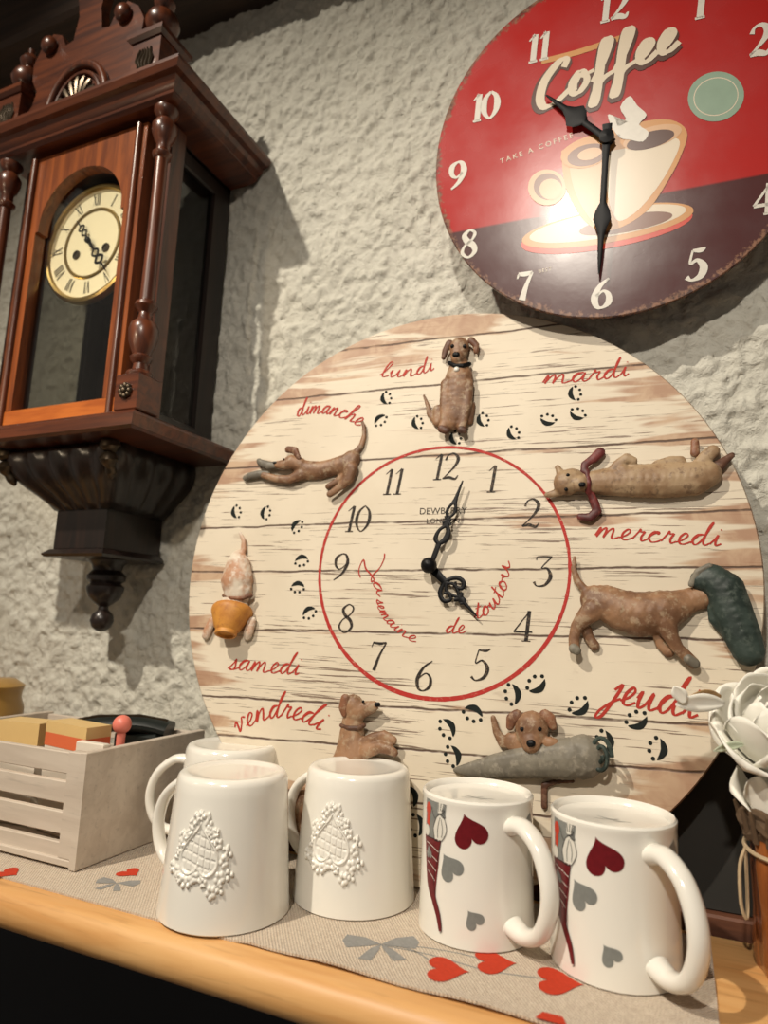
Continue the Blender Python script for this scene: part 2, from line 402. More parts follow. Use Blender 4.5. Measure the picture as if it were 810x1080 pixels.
MB().disc([(-.087, .4478), (-.068, .4478), (-.072, .4565), (-.084, .4565)], fr(.0022 + .0022), None, 2).build('printed_patch', M['cloth_red'], t)
def bow(cx, cy, s, rot):
    mb = MB(); c, q = math.cos(rot), math.sin(rot)
    def T(u, v): return (cx + (c * u - q * v) * s - RX, cy + (q * u + c * v) * s - RY, .0018)
    for sg in (1, -1):
        mb.disc([(0, .0), (sg * .5, .45), (sg * 1.1, .62), (sg * 1.25, .2), (sg * 1.1, -.25), (sg * .5, -.15)], T, None, 3)
        mb.disc([(0, 0), (sg * .35, -.3), (sg * .75, -.95), (sg * .35, -1.05), (sg * .08, -.4)], T, None, 2)
    return mb
bow(-.209, .4935, .023, .45).build('printed_bow', M['cloth_grey'], t)
bow(-.46, .485, .016, .3).build('printed_bow', M['cloth_grey'], t)
mb = MB()
for P in ([(-.206, .494), (-.190, .497), (-.175, .492), (-.165, .484)], [(-.206, .495), (-.180, .504), (-.155, .508), (-.138, .508)], [(-.206, .493), (-.17, .496), (-.13, .494), (-.095, .501)]):
    sp = smooth_path(P); mb.ribbon(sp, [.0012] * len(sp), fr(.0017))
mb.build('printed_stem', M['cloth_grey'], t)

# ---------------------------------------------------------------- mugs
def mug_body(rb, rt, hh, base='ring', curve=0):
    P = [(rb - .0045, .003), (rb - .0035, .0006), (rb - .0015, 0), (rb, .0012)]
    for k in range(1, 13):
        z = .002 + (hh - .0075) * k / 12; tt = z / hh
        P.append((rb + (rt - rb) * tt - curve * math.sin(PI * tt), z))
    if base == 'ring':
        P += [(rt - .0006, hh - .003), (rt - .0022, hh - .0010), (rt - .0045, hh - .0002), (rt - .008, hh - .0003), (rt - .0105, hh - .0016), (rt - .018, hh - .0022), (0, hh - .0024)]
    else:
        P += [(rt + .0004, hh - .004), (rt + .0003, hh - .0015), (rt - .0012, hh), (rt - .003, hh - .0008), (rt - .005, hh - .0045), (rt - .012, hh - .0062), (0, hh - .0068)]
    P += [(0, hh - .012), (rt - .008, hh - .012), (rt - .0045, hh - .018), (rb - .0045, .003)]
    return MB().lathe(P, 72)
def flat_handle(path, wid, thick):
    sp = smooth_path(path, 7); n = len(sp); rad = []
    for i in range(n):
        e = 1 + .28 * (abs(i / (n - 1) - .5) * 2) ** 4
        rad.append((thick / 2 * e, wid / 2 * e))
    return MB().tube(sp, rad, 16, True, flat=(0, 0, 1))
def relief_mesh(rb, rt, hh):                     # moulded wreath and upside-down heart on the mug front (local -y)
    S = .0152; SZ = .0205; nu = nv = 150; ext = 2.15; cz = .0545
    U, W = np.meshgrid(np.linspace(-ext * .86, ext * .86, nu), np.linspace(-ext, ext, nv))
    hv = -W + .1                                  # heart points up on the upturned mug
    HA = []; HR = []
    for x, y in HEART[:21]: HA.append(abs(math.atan2(x, y + .1))); HR.append(math.hypot(x, y + .1))
    o = np.argsort(HA); HA = np.array(HA)[o]; HR = np.array(HR)[o]
    d = np.hypot(U, hv + .1) / np.interp(np.abs(np.arctan2(U, hv + .1)), HA, HR)
    H = np.full_like(U, -.0006)
    rim = np.clip(1 - np.abs(d - 1.07) / .10, 0, 1); H = np.maximum(H, .0022 * np.sqrt(rim) * (rim > 0) + -.0006 * (rim <= 0))
    inside = d < 1.0
    grid = .0002 + .0007 * (np.abs(np.sin(U * 9.5)) > .35) * (np.abs(np.sin((W + .15 * np.sin(U * 1.5)) * 9.5)) > .35)
    H = np.where(inside, np.maximum(grid, H * (d > .94)), H)
    R2 = np.random.RandomState(3)
    for k in range(34):                          # small flowers and leaves around the heart
        a = 2 * PI * k / 34 + R2.uniform(-.05, .05); rr = np.interp(abs((a + PI) % (2 * PI) - PI), HA, HR) * R2.choice([1.42, 1.74])
        cx, cy = rr * math.sin(a), -(rr * math.cos(a) - .1) + .1
        npet = R2.choice([3, 5]); ps = R2.uniform(.08, .13); ph = R2.uniform(0, 6)
        for q in range(npet):
            px, py = cx + ps * 1.25 * math.cos(ph + q * 2 * PI / npet), cy + ps * 1.25 * math.sin(ph + q * 2 * PI / npet)
            e = 1 - ((U - px) ** 2 + (W - py) ** 2) / ps ** 2
            H = np.where((e > 0) & (d > 1.17), np.maximum(H, .0026 * np.sqrt(np.clip(e, 0, 1)) * R2.uniform(.75, 1.1)), H)
    band = (d > 1.1) & (d < 1.6); H = np.where(band, np.maximum(H, .0007), H)
    mb = MB()
    for j in range(nv):
        for i in range(nu):
            z = cz + W[j, i] * SZ; r = rb + (rt - rb) * z / hh + H[j, i]; a = -PI / 2 + U[j, i] * S / .049
            mb.v.append((r * math.cos(a), r * math.sin(a), z))
    Hm = np.minimum.reduce([H[:-1, :-1], H[1:, :-1], H[:-1, 1:], H[1:, 1:]]); Hx = np.maximum.reduce([H[:-1, :-1], H[1:, :-1], H[:-1, 1:], H[1:, 1:]])
    for j in range(nv - 1):
        for i in range(nu - 1):
            if Hx[j, i] > -.0005: a = j * nu + i; mb.f.append((a, a + 1, a + nu + 1, a + nu))
    return mb
def make_white_mug():
    t = empty('mug'); RH = Matrix.Rotation(math.radians(-13), 3, 'Z')
    mug_body(.0530, .0452, .108).build('body', M['white_glaze'], t)
    flat_handle([tuple(RH @ Vector(p)) for p in [(-.0440, 0, .090), (-.058, 0, .0895), (-.074, 0, .076), (-.0805, 0, .056), (-.076, 0, .036), (-.064, 0, .024), (-.049, 0, .022)]], .0125, .0085).build('handle', M['white_glaze'], t)
    o = relief_mesh(.0530, .0452, .108).build('relief_heart', M['white_glaze'], t, angle=80); return t
mw = make_white_mug()
for i, (x, y, a, lab) in enumerate(((-.3478, .4895, .16, 'plain white upturned mug with moulded heart wreath, nearest the wooden crate in front row'),
                                   (-.2667, .5645, .02, 'plain white upturned mug with moulded heart wreath, standing beside the printed heart mugs'),
                                   (-.4209, .5870, .62, 'plain white upturned mug half hidden behind the front white mug'))):
    o = mw if i == 0 else copy_tree(mw); o.location = (x, y, RUN + .0001); o.rotation_euler = (0, 0, a); tag(o, lab, 'mug', 'white mugs turned upside down')
MR, MT, MH, MC = .0456, .0444, .103, .0005
def surf(off):                                   # (azimuth from the handle in metres of arc, height) to the mug's surface
    def f(s_, z):
        tt = z / MH; r = MR + (MT - MR) * tt - MC * math.sin(PI * tt) + off; a = s_ / .045; return (r * math.cos(a), r * math.sin(a), z)
    return f
def make_heart_mug():
    t = empty('mug')
    mug_body(MR, MT, MH, 'lip', MC).build('body', M['white_glaze'], t)
    flat_handle([(.0430, 0, .0860), (.056, 0, .0875), (.0715, 0, .078), (.0810, 0, .059), (.0815, 0, .040), (.073, 0, .022), (.058, 0, .0145), (.0440, 0, .0165)], .0150, .0115).build('handle', M['white_glaze'], t)
    F = surf(.00025); F2 = surf(.00045); F3 = surf(.00065)
    for nm, mt, s_, z, sc, ro in (('printed_heart', 'print_darkred', -.0355, .0815, .0150, PI + .35), ('printed_heart', 'print_grey', -.0505, .0545, .0118, PI + .65), ('printed_heart', 'print_grey', -.0315, .0220, .0082, PI + .65), ('printed_heart', 'print_grey', .0200, .0860, .0085, PI - .3)):
        MB().disc(heart(s_, z, sc, ro, .95, .95), F, (s_, z), 5).build(nm, M[mt], t)
    mb = MB()
    for P in ([(-.020, -.004), (-.008, -.003), (.004, .004)], [(-.012, .004), (.002, -.001), (.016, .002)], [(.002, -.004), (.012, .001), (.022, .000)]):
        sp = smooth_path(P, 4); mb.ribbon(sp, [.0008] * len(sp), lambda u, v: (u * .77 - v * .64, u * .64 + v * .77, MH - .00655))
    mb.build('foot_stamp', M['print_grey'], t)
    g0 = -.0690
    # upside-down gnome: grey coat, red tall hat whose tip curls below
    MB().disc([(g0 - .011, .0985), (g0 + .014, .0985), (g0 + .0125, .088), (g0 + .009, .070), (g0 - .011, .070)], F, None, 5).build('printed_coat', M['print_grey'], t)
    P = smooth_path([(g0 - .001, .0715), (g0 - .0005, .055), (g0 + .0002, .040), (g0 + .003, .030), (g0 + .0085, .020), (g0 + .0112, .009)], 6)
    wd = np.interp(np.linspace(0, 1, len(P)), [0, .25, .5, .62, .8, 1], [.0205, .015, .009, .0050, .0048, .0022])
    MB().ribbon(P, list(wd), F2).build('printed_hat', M['print_darkred'], t)
    mb = MB()
    for z0, z1 in ((.064, .067), (.057, .060), (.050, .0535), (.043, .047)):
        w_ = np.interp(.0715 - z0, [0, .016, .031], [.0088, .0065, .004]); mb.ribbon(smooth_path([(g0 - w_, z1), (g0, (z0 + z1) / 2), (g0 + w_, z0 - .001)], 4), [.0005] * 9, F3)
    mb.build('printed_brick_lines', M['print_white'], t)
    mb = MB(); mb.disc([(g0 + .003, .0705), (g0 + .001, .079), (g0 + .0045, .0875), (g0 + .0085, .0905), (g0 + .0130, .087), (g0 + .0145, .079), (g0 + .010, .0715)], F2, None, 4)
    mb.ribbon([(g0 + .0075, .091), (g0 + .009, .0985)], [.004, .0065], F2); mb.disc([(g0 - .008 + .0032 * math.cos(a), .0752 + .0042 * math.sin(a)) for a in np.linspace(0, 2 * PI, 15)[:-1]], F2, None, 2)
    mb.build('printed_braid', M['print_white'], t)
    mb = MB()
    for P in ([(g0 + .003, .0705), (g0 + .001, .079), (g0 + .0045, .0875), (g0 + .0085, .0905), (g0 + .0130, .087), (g0 + .0145, .079), (g0 + .010, .0715), (g0 + .003, .0705)], [(g0 + .0062, .073), (g0 + .006, .080), (g0 + .0082, .088)], [(g0 + .010, .074), (g0 + .0108, .080), (g0 + .0092, .087)],
              [(g0 + .0075, .091), (g0 + .011, .0885), (g0 + .0135, .0895), (g0 + .0105, .0915), (g0 + .007, .0905)], [(g0 + .009, .091), (g0 + .0125, .0935), (g0 + .010, .094)], [(g0 - .011, .0705), (g0, .0712), (g0 + .0095, .0708)], [(g0 - .002, .094), (g0 + .001, .088), (g0 + .004, .086)],
              [(g0 + .0063, .0985), (g0 + .0068, .0925)], [(g0 + .0118, .0985), (g0 + .0098, .0925)], [(g0 + .009, .0985), (g0 + .0085, .093)], [(g0 + .0095, .0705), (g0 + .006, .055), (g0 + .0035, .043), (g0 + .005, .033), (g0 + .0105, .021), (g0 + .0128, .010), (g0 + .0112, .008)]):
        sp = smooth_path(P, 4); mb.ribbon(sp, [.00045] * len(sp), F3)
    mb.build('printed_outline', M['print_ink'], t)
    mb = MB(); mb.disc([(g0 - .0065 + .0036 * math.cos(a), .0915 + .005 * math.sin(a)) for a in np.linspace(0, 2 * PI, 15)[:-1]], F2, None, 2); mb.disc([(g0 - .009, .087), (g0 - .004, .087), (g0 - .005, .079), (g0 - .009, .080)], F2, None, 2)
    mb.build('printed_bird', M['print_brightred'], t)
    MB().disc(heart(g0 - .004, .060, .0048, PI + .2, .8, 1.2), F3, (g0 - .004, .060), 3).build('printed_small_heart', M['print_grey'], t)
    return t
mh = make_heart_mug()
for i, (x, y, a, lab) in enumerate(((-.0497, .5503, -.84, 'white upturned mug printed with hearts and red gnome hat, rightmost, at the runner end'),
                                   (-.1550, .5573, -.63, 'white upturned mug printed with hearts and red gnome hat, next to the plain white mugs'))):
    o = mh if i == 0 else copy_tree(mh); o.location = (x, y, RUN + .0001); o.rotation_euler = (0, 0, a); tag(o, lab, 'mug', 'heart printed mugs turned upside down')

# ---------------------------------------------------------------- lettering: hand-drawn stroke letters
GL = {  # x-height 1; (advance, strokes)
 'a': (1.0, [[(0, .15), (.3, .8), (.62, .98), (.3, .95), (.08, .5), (.25, .03), (.55, .35), (.72, .95), (.66, .3), (.8, .02), (1.0, .2)]]),
 'c': (.85, [[(0, .15), (.25, .7), (.6, .92), (.55, .75), (.6, .95), (.3, .95), (.1, .45), (.3, .02), (.6, .05), (.85, .25)]]),
 'd': (1.05, [[(0, .15), (.3, .8), (.58, .95), (.28, .92), (.08, .45), (.25, .02), (.55, .4), (.95, 2.0), (.78, 1.6), (.66, .4), (.8, .02), (1.05, .2)]]),
 'e': (.8, [[(0, .15), (.35, .4), (.55, .78), (.38, 1.0), (.15, .6), (.2, .12), (.45, .0), (.8, .25)]]),
 'h': (1.05, [[(0, .15), (.35, 1.3), (.45, 1.95), (.25, 1.9), (.18, .9), (.12, 0), (.3, .65), (.6, .95), (.68, .55), (.7, .05), (1.05, .2)]]),
 'i': (.6, [[(0, .15), (.22, .6), (.32, .95), (.27, .35), (.35, .02), (.6, .2)], [(.40, 1.38), (.43, 1.45)]]),
 'j': (.6, [[(0, .6), (.3, 1.0), (.28, .2), (.12, -.9), (-.15, -1.1), (-.15, -.7), (.2, -.1), (.6, .25)]]),
 'l': (.65, [[(0, .15), (.3, .9), (.5, 1.8), (.35, 2.0), (.2, 1.5), (.15, .4), (.3, .0), (.65, .22)]]),
 'm': (1.5, [[(0, .15), (.15, .9), (.2, .6), (.12, .02), (.3, .65), (.5, .95), (.58, .6), (.55, .02), (.72, .65), (.95, .95), (1.03, .6), (1.05, .1), (1.2, .0), (1.5, .2)]]),
 'n': (1.1, [[(0, .15), (.15, .9), (.2, .6), (.12, .02), (.3, .65), (.55, .95), (.63, .6), (.65, .1), (.8, .0), (1.1, .2)]]),
 'o': (.9, [[(0, .15), (.35, .95), (.12, .6), (.15, .1), (.4, .0), (.65, .4), (.5, .9), (.35, .95), (.55, .75), (.9, .75)]]),
 'r': (.85, [[(0, .15), (.25, .85), (.3, 1.1), (.38, .85), (.6, .88), (.5, .4), (.6, .03), (.85, .2)]]),
 's': (.75, [[(0, .1), (.3, .6), (.42, 1.05), (.48, .6), (.5, .15), (.25, 0), (.1, .15), (.4, .02), (.75, .2)]]),
 't': (.7, [[(0, .15), (.25, .8), (.42, 1.7), (.3, .9), (.28, .2), (.42, .0), (.7, .2)], [(.08, 1.12), (.65, 1.2)]]),
 'u': (1.05, [[(0, .5), (.12, .9), (.12, .35), (.25, .02), (.5, .3), (.68, .92), (.66, .3), (.78, .02), (1.05, .2)]]),
 'v': (.85, [[(0, .6), (.15, .95), (.25, .5), (.32, .05), (.55, .6), (.6, 1.0), (.85, .85)]]),
 'f': (.8, [[(0, .15), (.35, 1.0), (.55, 1.85), (.35, 1.95), (.25, 1.2), (.15, -.7), (.0, -.95), (.1, -.4), (.35, .1), (.8, .25)]]),
 'L': (1.4, [[(.1, 1.5), (.35, 1.9), (.75, 1.95), (.5, 1.3), (.3, .5), (.05, .05), (-.1, .3), (.25, .35), (.7, .02), (1.1, .15), (1.3, .5)]]),
 'C': (1.25, [[(.95, 1.6), (1.05, 1.95), (.75, 2.0), (.25, 1.4), (.1, .6), (.3, .05), (.75, .02), (1.25, .35)]]),
 ' ': (.6, [])}
def script_word(mb, word, base, xh, pen, fn, slant=.25, contrast=.35):
    """base: three (u, v) points of the baseline (start, middle, end)."""
    tot = sum(GL[ch][0] for ch in word)
    A, B, C_ = [np.array(p, float) for p in base]; ctrl = 2 * B - (A + C_) / 2
    def pos(s_, y):
        tt = s_ / tot; p = (1 - tt) ** 2 * A + 2 * tt * (1 - tt) * ctrl + tt * tt * C_
        d = 2 * (1 - tt) * (ctrl - A) + 2 * tt * (C_ - ctrl); d /= np.linalg.norm(d)
        n_ = np.array([-d[1], d[0]]); return p + n_ * y * xh + d * y * xh * slant
    x0 = 0; cnt = [0]
    def fnd(u, v):
        cnt[0] += 1; p = fn(u, v); return (p[0], p[1] - cnt[0] * 1.2e-7, p[2])
    for ch in word:
        adv, st = GL[ch]
        for P in st:
            sp = smooth_path(P, 5); Q = [tuple(pos(x0 + x, y)) for x, y in sp]
            wd = []
            for i in range(len(Q)):
                a = sp[max(i - 1, 0)]; b = sp[min(i + 1, len(sp) - 1)]; down = abs(b[1] - a[1]) / (math.hypot(b[0] - a[0], b[1] - a[1]) + 1e-9)
                wd.append(pen * (1 - contrast + contrast * 1.6 * down * (1 if b[1] < a[1] else .55)))
            mb.ribbon(Q, wd, fnd)
        x0 += adv
    return mb
DG = {
 '0': [[(.32, 1, .05), (.12, .8, .1), (.05, .5, .14), (.12, .2, .1), (.32, 0, .05), (.52, .2, .1), (.59, .5, .14), (.52, .8, .1), (.32, 1, .05)]],
 '1': [[(.06, .80, .03), (.24, .97, .05), (.27, 1, .09)], [(.28, 1, .12), (.26, .5, .12), (.24, .0, .12)], [(.08, .0, .05), (.4, 0, .05)]],
 '2': [[(.06, .74, .09), (.12, .93, .05), (.34, 1, .08), (.54, .8, .14), (.46, .52, .10), (.22, .22, .05), (.03, .03, .04)], [(.03, .03, .07), (.28, .07, .12), (.52, .0, .09), (.62, .14, .03)]],
 '3': [[(.06, .86, .03), (.10, .98, .05), (.58, .98, .06)], [(.58, .98, .05), (.26, .60, .04), (.46, .58, .08), (.60, .3, .14), (.44, .02, .09), (.16, -.02, .05), (.05, .12, .10)]],
 '4': [[(.50, 1, .04), (.02, .3, .05)], [(.02, .3, .07), (.66, .3, .06)], [(.48, 1, .13), (.48, 0, .13)], [(.33, 0, .04), (.63, 0, .04)]],
 '5': [[(.60, 1.03, .04), (.45, .96, .09), (.20, .98, .05)], [(.20, .98, .04), (.14, .55, .05), (.36, .64, .07), (.58, .40, .14), (.50, .10, .12), (.22, -.02, .05), (.05, .1, .10)]],
 '6': [[(.54, .98, .04), (.24, .74, .09), (.08, .36, .14), (.16, .06, .1), (.35, -.02, .05), (.57, .14, .12), (.55, .42, .1), (.36, .56, .05), (.13, .40, .06)]],
 '7': [[(.05, .80, .03), (.10, .97, .05)], [(.08, .97, .07), (.35, .94, .10), (.60, .98, .06)], [(.60, .98, .05), (.40, .5, .09), (.28, 0, .14)]],
 '8': [[(.50, .92, .06), (.31, 1, .05), (.12, .82, .11), (.24, .6, .13), (.48, .42, .13), (.57, .18, .1), (.34, -.02, .05), (.08, .16, .08), (.15, .42, .05), (.42, .62, .05), (.53, .82, .07), (.48, .94, .06)]],
}
DG['9'] = [[(.64 - x, .98 - y, w_) for x, y, w_ in DG['6'][0]]]
def numeral(mb, text, cu, cv, hgt, fn, wk=1, wide=1, slant=0):
    tot = sum(.42 if ch == '1' else .66 for ch in text); x0 = -tot / 2
    for ch in text:
        for P in DG[ch]:
            sp = smooth_path(P, 6)
            mb.ribbon([(cu + ((x0 + x) * wide + slant * (y - .5)) * hgt, cv + (y - .5) * hgt) for x, y, w_ in sp], [w_ * hgt * wk for x, y, w_ in sp], fn)
        x0 += .42 if ch == '1' else .66
    return mb

# ---------------------------------------------------------------- dog week clock
tl, sw = .1105, .0969
E1 = Vector((math.cos(sw), math.sin(sw), 0)); E3 = Vector((0, math.sin(tl), math.cos(tl))); E3 = (E3 - E1 * E3.dot(E1)).normalized(); EN = E3.cross(E1)
CD = Vector((0, .65, 0)) + .65 * (-.3387 * E1 + .0886 * E3)
def frame_matrix(o, x, y, z):
    m = Matrix.Identity(4)
    for i in range(3): m[i][0] = x[i]; m[i][1] = y[i]; m[i][2] = z[i]; m[i][3] = o[i]
    return m
def ray(px, py): return Vector(RC @ np.array([px - 405, py - 540, FPX]))
def on_plane(px, py, C_, x, n_, z, w_=0):        # photo measurement -> coordinates on a real plane
    v = ray(px, py); O_ = C_ - n_ * w_; k = O_.dot(n_) / v.dot(n_); P = v * k - C_
    return P.dot(x), P.dot(z)
def D(px, py, w_=0): return on_plane(px, py, CD, E1, EN, E3, w_)
def D3(px, py, w_=0):
    u, v = D(px, py, w_); return (u, -w_, v + V0)
RD = empty('wall_clock', matrix=frame_matrix(CD - E3 * V0, E1, EN, E3))
tag(RD, 'large round plank-print clock with painted dog figures leaning behind the mugs', 'clock')
T_ = Matrix.Translation((0, 0, V0)) @ Matrix.Rotation(PI / 2, 4, 'X')
MB().lathe([(V0, -.010), (V0, -.0012), (V0 - .001, 0), (0, 0)], 160, T_).build('dial_board', M['planks'], RD)
MB().lathe([(V0 - .0004, -.0102), (V0 + .0004, -.0095), (V0 + .0004, -.0018), (V0 - .0003, -.001)], 160, T_, False).build('board_edge', M['mdf'], RD)
MB().box(-.03, .03, .010, .022, V0 - .03, V0 + .03, bev=.003).build('movement_box', M['black'], RD)
fl = lambda w_: (lambda u, v: (u, -w_, v + V0))
# red ring
mb = MB(); N_ = 180; cu, cv = -.0015, .0015
P = [(cu + .1292 * math.cos(2 * PI * k / N_), cv + .1292 * math.sin(2 * PI * k / N_)) for k in range(N_ + 1)]
rr = random.Random(2); mb.ribbon(P, [.0030 + .0013 * max(0, math.sin(2 * PI * k / N_ + PI)) + rr.uniform(-.0004, .0004) for k in range(N_ + 1)], fl(.00025)); mb.build('painted_ring', M['ring_red'], RD)
for txt, px, py in (('12', 471, 492), ('1', 519, 505), ('2', 561, 541), ('3', 573, 602), ('4', 552, 660), ('5', 507, 701), ('6', 448, 712), ('7', 398, 692), ('8', 366, 652), ('9', 360, 598), ('10', 378, 547), ('11', 415, 508)):
    u, v = D(px, py); numeral(MB(), txt, u, v, .0285, fl(.0003), .92, .95, .10).build('numeral', M['ink_brown'], RD)
def word(txt, pts, xh, pen, mat='script_red', name='weekday_lettering', slant=.25):
    script_word(MB(), txt, [D(*p) for p in pts], xh, pen, fl(.0003), slant).build(name, M[mat], RD)
word('lundi', [(400, 397), (431, 397), (458, 390)], .0095, .0016)
word('mardi', [(572, 405), (620, 402), (663, 396)], .0105, .0017)
word('mercredi', [(627, 566), (690, 572), (760, 576)], .0105, .0017)
word('jeudi', [(642, 738), (682, 749), (735, 758)], .0165, .0024)
word('dimanche', [(313, 440), (345, 437), (379, 450)], .0105, .0017)
word('samedi', [(240, 706), (278, 709), (315, 712)], .0110, .0016)
word('vendredi', [(250, 775), (293, 757), (337, 771)], .0125, .0018)
word('L', [(395, 612), (400, 600), (412, 584)], .0105, .0015, name='title_lettering', slant=-.1)
word('a', [(393, 613), (395, 621), (400, 630)], .007, .0013, name='title_lettering')
word('semaine', [(397, 632), (408, 657), (438, 678)], .0062, .0012, name='title_lettering')
word('de', [(469, 667), (480, 668), (492, 667)], .0075, .0013, name='title_lettering')
word('toutou', [(500, 653), (528, 634), (538, 592)], .0085, .0014, name='title_lettering')
def small_text(body, size, px, py, parent, mat, fn_pos, rot=0, name='maker_lettering', w_=.0003, space=1, align='CENTER'):
    cu_ = bpy.data.curves.new('t', 'FONT'); cu_.body = body; cu_.size = size; cu_.align_x = align; cu_.space_character = space; cu_.resolution_u = 3
    o = bpy.data.objects.new('t', cu_); COL.objects.link(o); dg = bpy.context.evaluated_depsgraph_get(); me = bpy.data.meshes.new_from_object(o.evaluated_get(dg))
    bpy.data.objects.remove(o); u, v = fn_pos(px, py); c, s = math.cos(rot), math.sin(rot)
    for vv in me.vertices:
        x, y = vv.co.x, vv.co.y; vv.co = (u + c * x - s * y, -w_, v + s * x + c * y)
    me.materials.clear(); me.materials.append(mat); ob = bpy.data.objects.new(name, me); COL.objects.link(ob); ob.parent = parent; return ob
DV = lambda px, py: (D(px, py)[0], D(px, py)[1] + V0)
small_text('DEWBERRY', .0098, 467, 542, RD, M['ink_brown'], DV)
small_text('LONDON', .0080, 467, 552, RD, M['ink_brown'], DV)
# paw prints (x, y, direction of toes in degrees)
PAWS = [(407, 420, 20), (401, 443, -50), (440, 446, 20), (480, 462, 20), (509, 443, 20), (541, 457, 30), (578, 443, 70), (606, 415, 10), (609, 437, 60), (249, 540, 20), (280, 541, 0), (313, 555, -35), (318, 591, -80), (314, 619, -90), (326, 646, -60), (472, 768, 215), (478, 797, 200), (499, 752, 250), (541, 732, 190), (566, 722, 130), (611, 745, 130), (638, 782, 180), (672, 760, 120), (694, 790, 170), (433, 840, 200), (440, 870, 190), (352, 842, 200)]
for px, py, dg_ in PAWS:
    mb = MB(); u, v = D(px, py); a = math.radians(dg_); s = .0078 if py < 700 else .0092
    T2 = lambda x, y: (u + s * (math.cos(a) * x - math.sin(a) * y), v + s * (math.sin(a) * x + math.cos(a) * y))
    pad = [T2(x, y) for x, y in ((-.05, -1.0), (-.55, -.68), (-.85, 0), (-.55, .68), (-.05, 1.0), (-.16, .45), (-.22, 0), (-.16, -.45))]
    mb.disc(smooth_path(pad + [pad[0]], 4)[:-1], fl(.0003), T2(-.5, 0), 1)
    for x, y in ((.3, -.95), (.72, -.35), (.72, .35), (.3, .95)): mb.disc([T2(x + .2 * math.cos(q), y + .2 * math.sin(q)) for q in np.linspace(0, 2 * PI, 9)[:-1]], fl(.0003), None, 1)
    mb.build('paw_print', M['ink_flat'], RD)

# figures in half relief
def blob(name, chains, mat, parent, fn=D3, scale=.00101, vox=.0010, flat=.62, lift=.45, smooth=5):
    """chains of (px, py, r_px[, w]); a continuous body grown from overlapping balls, then re-skinned."""
    bm = bmesh.new()
    def put(u, v, w_, r):
        m = Matrix.Translation((u, -w_, v)) @ Matrix.Diagonal((r, r * flat, r, 1)); bmesh.ops.create_icosphere(bm, subdivisions=2, radius=1, matrix=m)
    for ch in chains:
        pts = []
        for p in ch:
            r = p[2] * scale; w_ = p[3] / 1000 if len(p) > 3 else r * flat * lift
            q = fn(p[0], p[1], w_); pts.append((q[0], q[2], w_, r))
        for i in range(len(pts)):
            if i == len(pts) - 1: put(*pts[i]); break
            a, b = pts[i], pts[i + 1]; L = math.dist(a[:3], b[:3]); n = max(1, int(L / (min(a[3], b[3]) * .35)))
            for k in range(n): tt = k / n; put(*[a[j] + (b[j] - a[j]) * tt for j in range(4)])
    me = bpy.data.meshes.new(name); bm.to_mesh(me); bm.free()
    o = bpy.data.objects.new(name, me); COL.objects.link(o)
    md = o.modifiers.new('r', 'REMESH'); md.mode = 'VOXEL'; md.voxel_size = vox; md.use_smooth_shade = True
    if smooth: sm = o.modifiers.new('s', 'SMOOTH'); sm.iterations = smooth; sm.factor = .5
    dg = bpy.context.evaluated_depsgraph_get(); m2 = bpy.data.meshes.new_from_object(o.evaluated_get(dg))
    for p in m2.polygons: p.use_smooth = True
    o.modifiers.clear(); o.data = m2; m2.materials.clear(); m2.materials.append(mat); m2.name = name; o.parent = parent; return o
def face(dog, eyes, nose=None, r=1.6, w_=10, nr=2.4):
    for px, py in eyes: blob('eye', [[(px, py, r, w_)]], M['black'], dog, vox=.0005, flat=.8, smooth=1)
    if nose: blob('nose', [[(nose[0] - 1, nose[1], nr, nose[2]), (nose[0] + 1, nose[1], nr, nose[2])]], M['black'], dog, vox=.0005, flat=.8, smooth=1)
# monday: sitting dog
d = blob('sitting_dog_figure', [[(484.5, 366, 11.5, 7), (484, 373, 10, 8)], [(482, 377, 7.5, 11)], [(484, 385, 10.5, 5), (484, 400, 16, 5), (482, 420, 16, 5), (479, 438, 14, 5), (478, 443, 12, 5)],
     [(471, 405, 7, 8), (469, 425, 6, 9), (469, 445, 5, 9), (467, 450, 5.5, 9)], [(493, 405, 7, 8), (492, 425, 6.5, 9), (488, 445, 5, 9), (487, 450, 5.5, 9)], [(462, 432, 6, 3), (461, 445, 5.5, 3)], [(496, 428, 6, 3), (495, 444, 4.5, 3)],
     [(460, 445, 4, 2.5), (453, 437, 3.4, 2.5), (451, 427, 2.6, 2.5), (447, 417, 1.6, 2)]], M['fur'], RD)
blob('ear', [[(474, 362, 4.5, 8), (470, 369, 4, 7), (468, 377, 3.2, 6)]], M['fur_dark'], d); blob('ear', [[(497, 359, 4.5, 8), (502, 364, 4, 7), (502, 371, 3, 6)]], M['fur_red'], d)
blob('paw', [[(466, 452, 5, 10), (470, 454, 4.5, 10)]], M['fur_dark'], d); blob('paw', [[(487, 453, 5, 10), (489, 454, 4, 10)]], M['fur_dark'], d)
blob('collar', [[(474, 383, 2.6, 8), (480, 386, 2.8, 12), (488, 386, 2.8, 12), (495, 384, 2.6, 8)]], M['black'], d, vox=.0007, flat=1, smooth=2)
blob('tag_disc', [[(481.5, 389.5, 3.2, 14)]], M['print_white'], d, vox=.0006, smooth=1)
face(d, ((477, 365), (490, 365)), (481, 374, 15), 2.3, 13, 3.2)
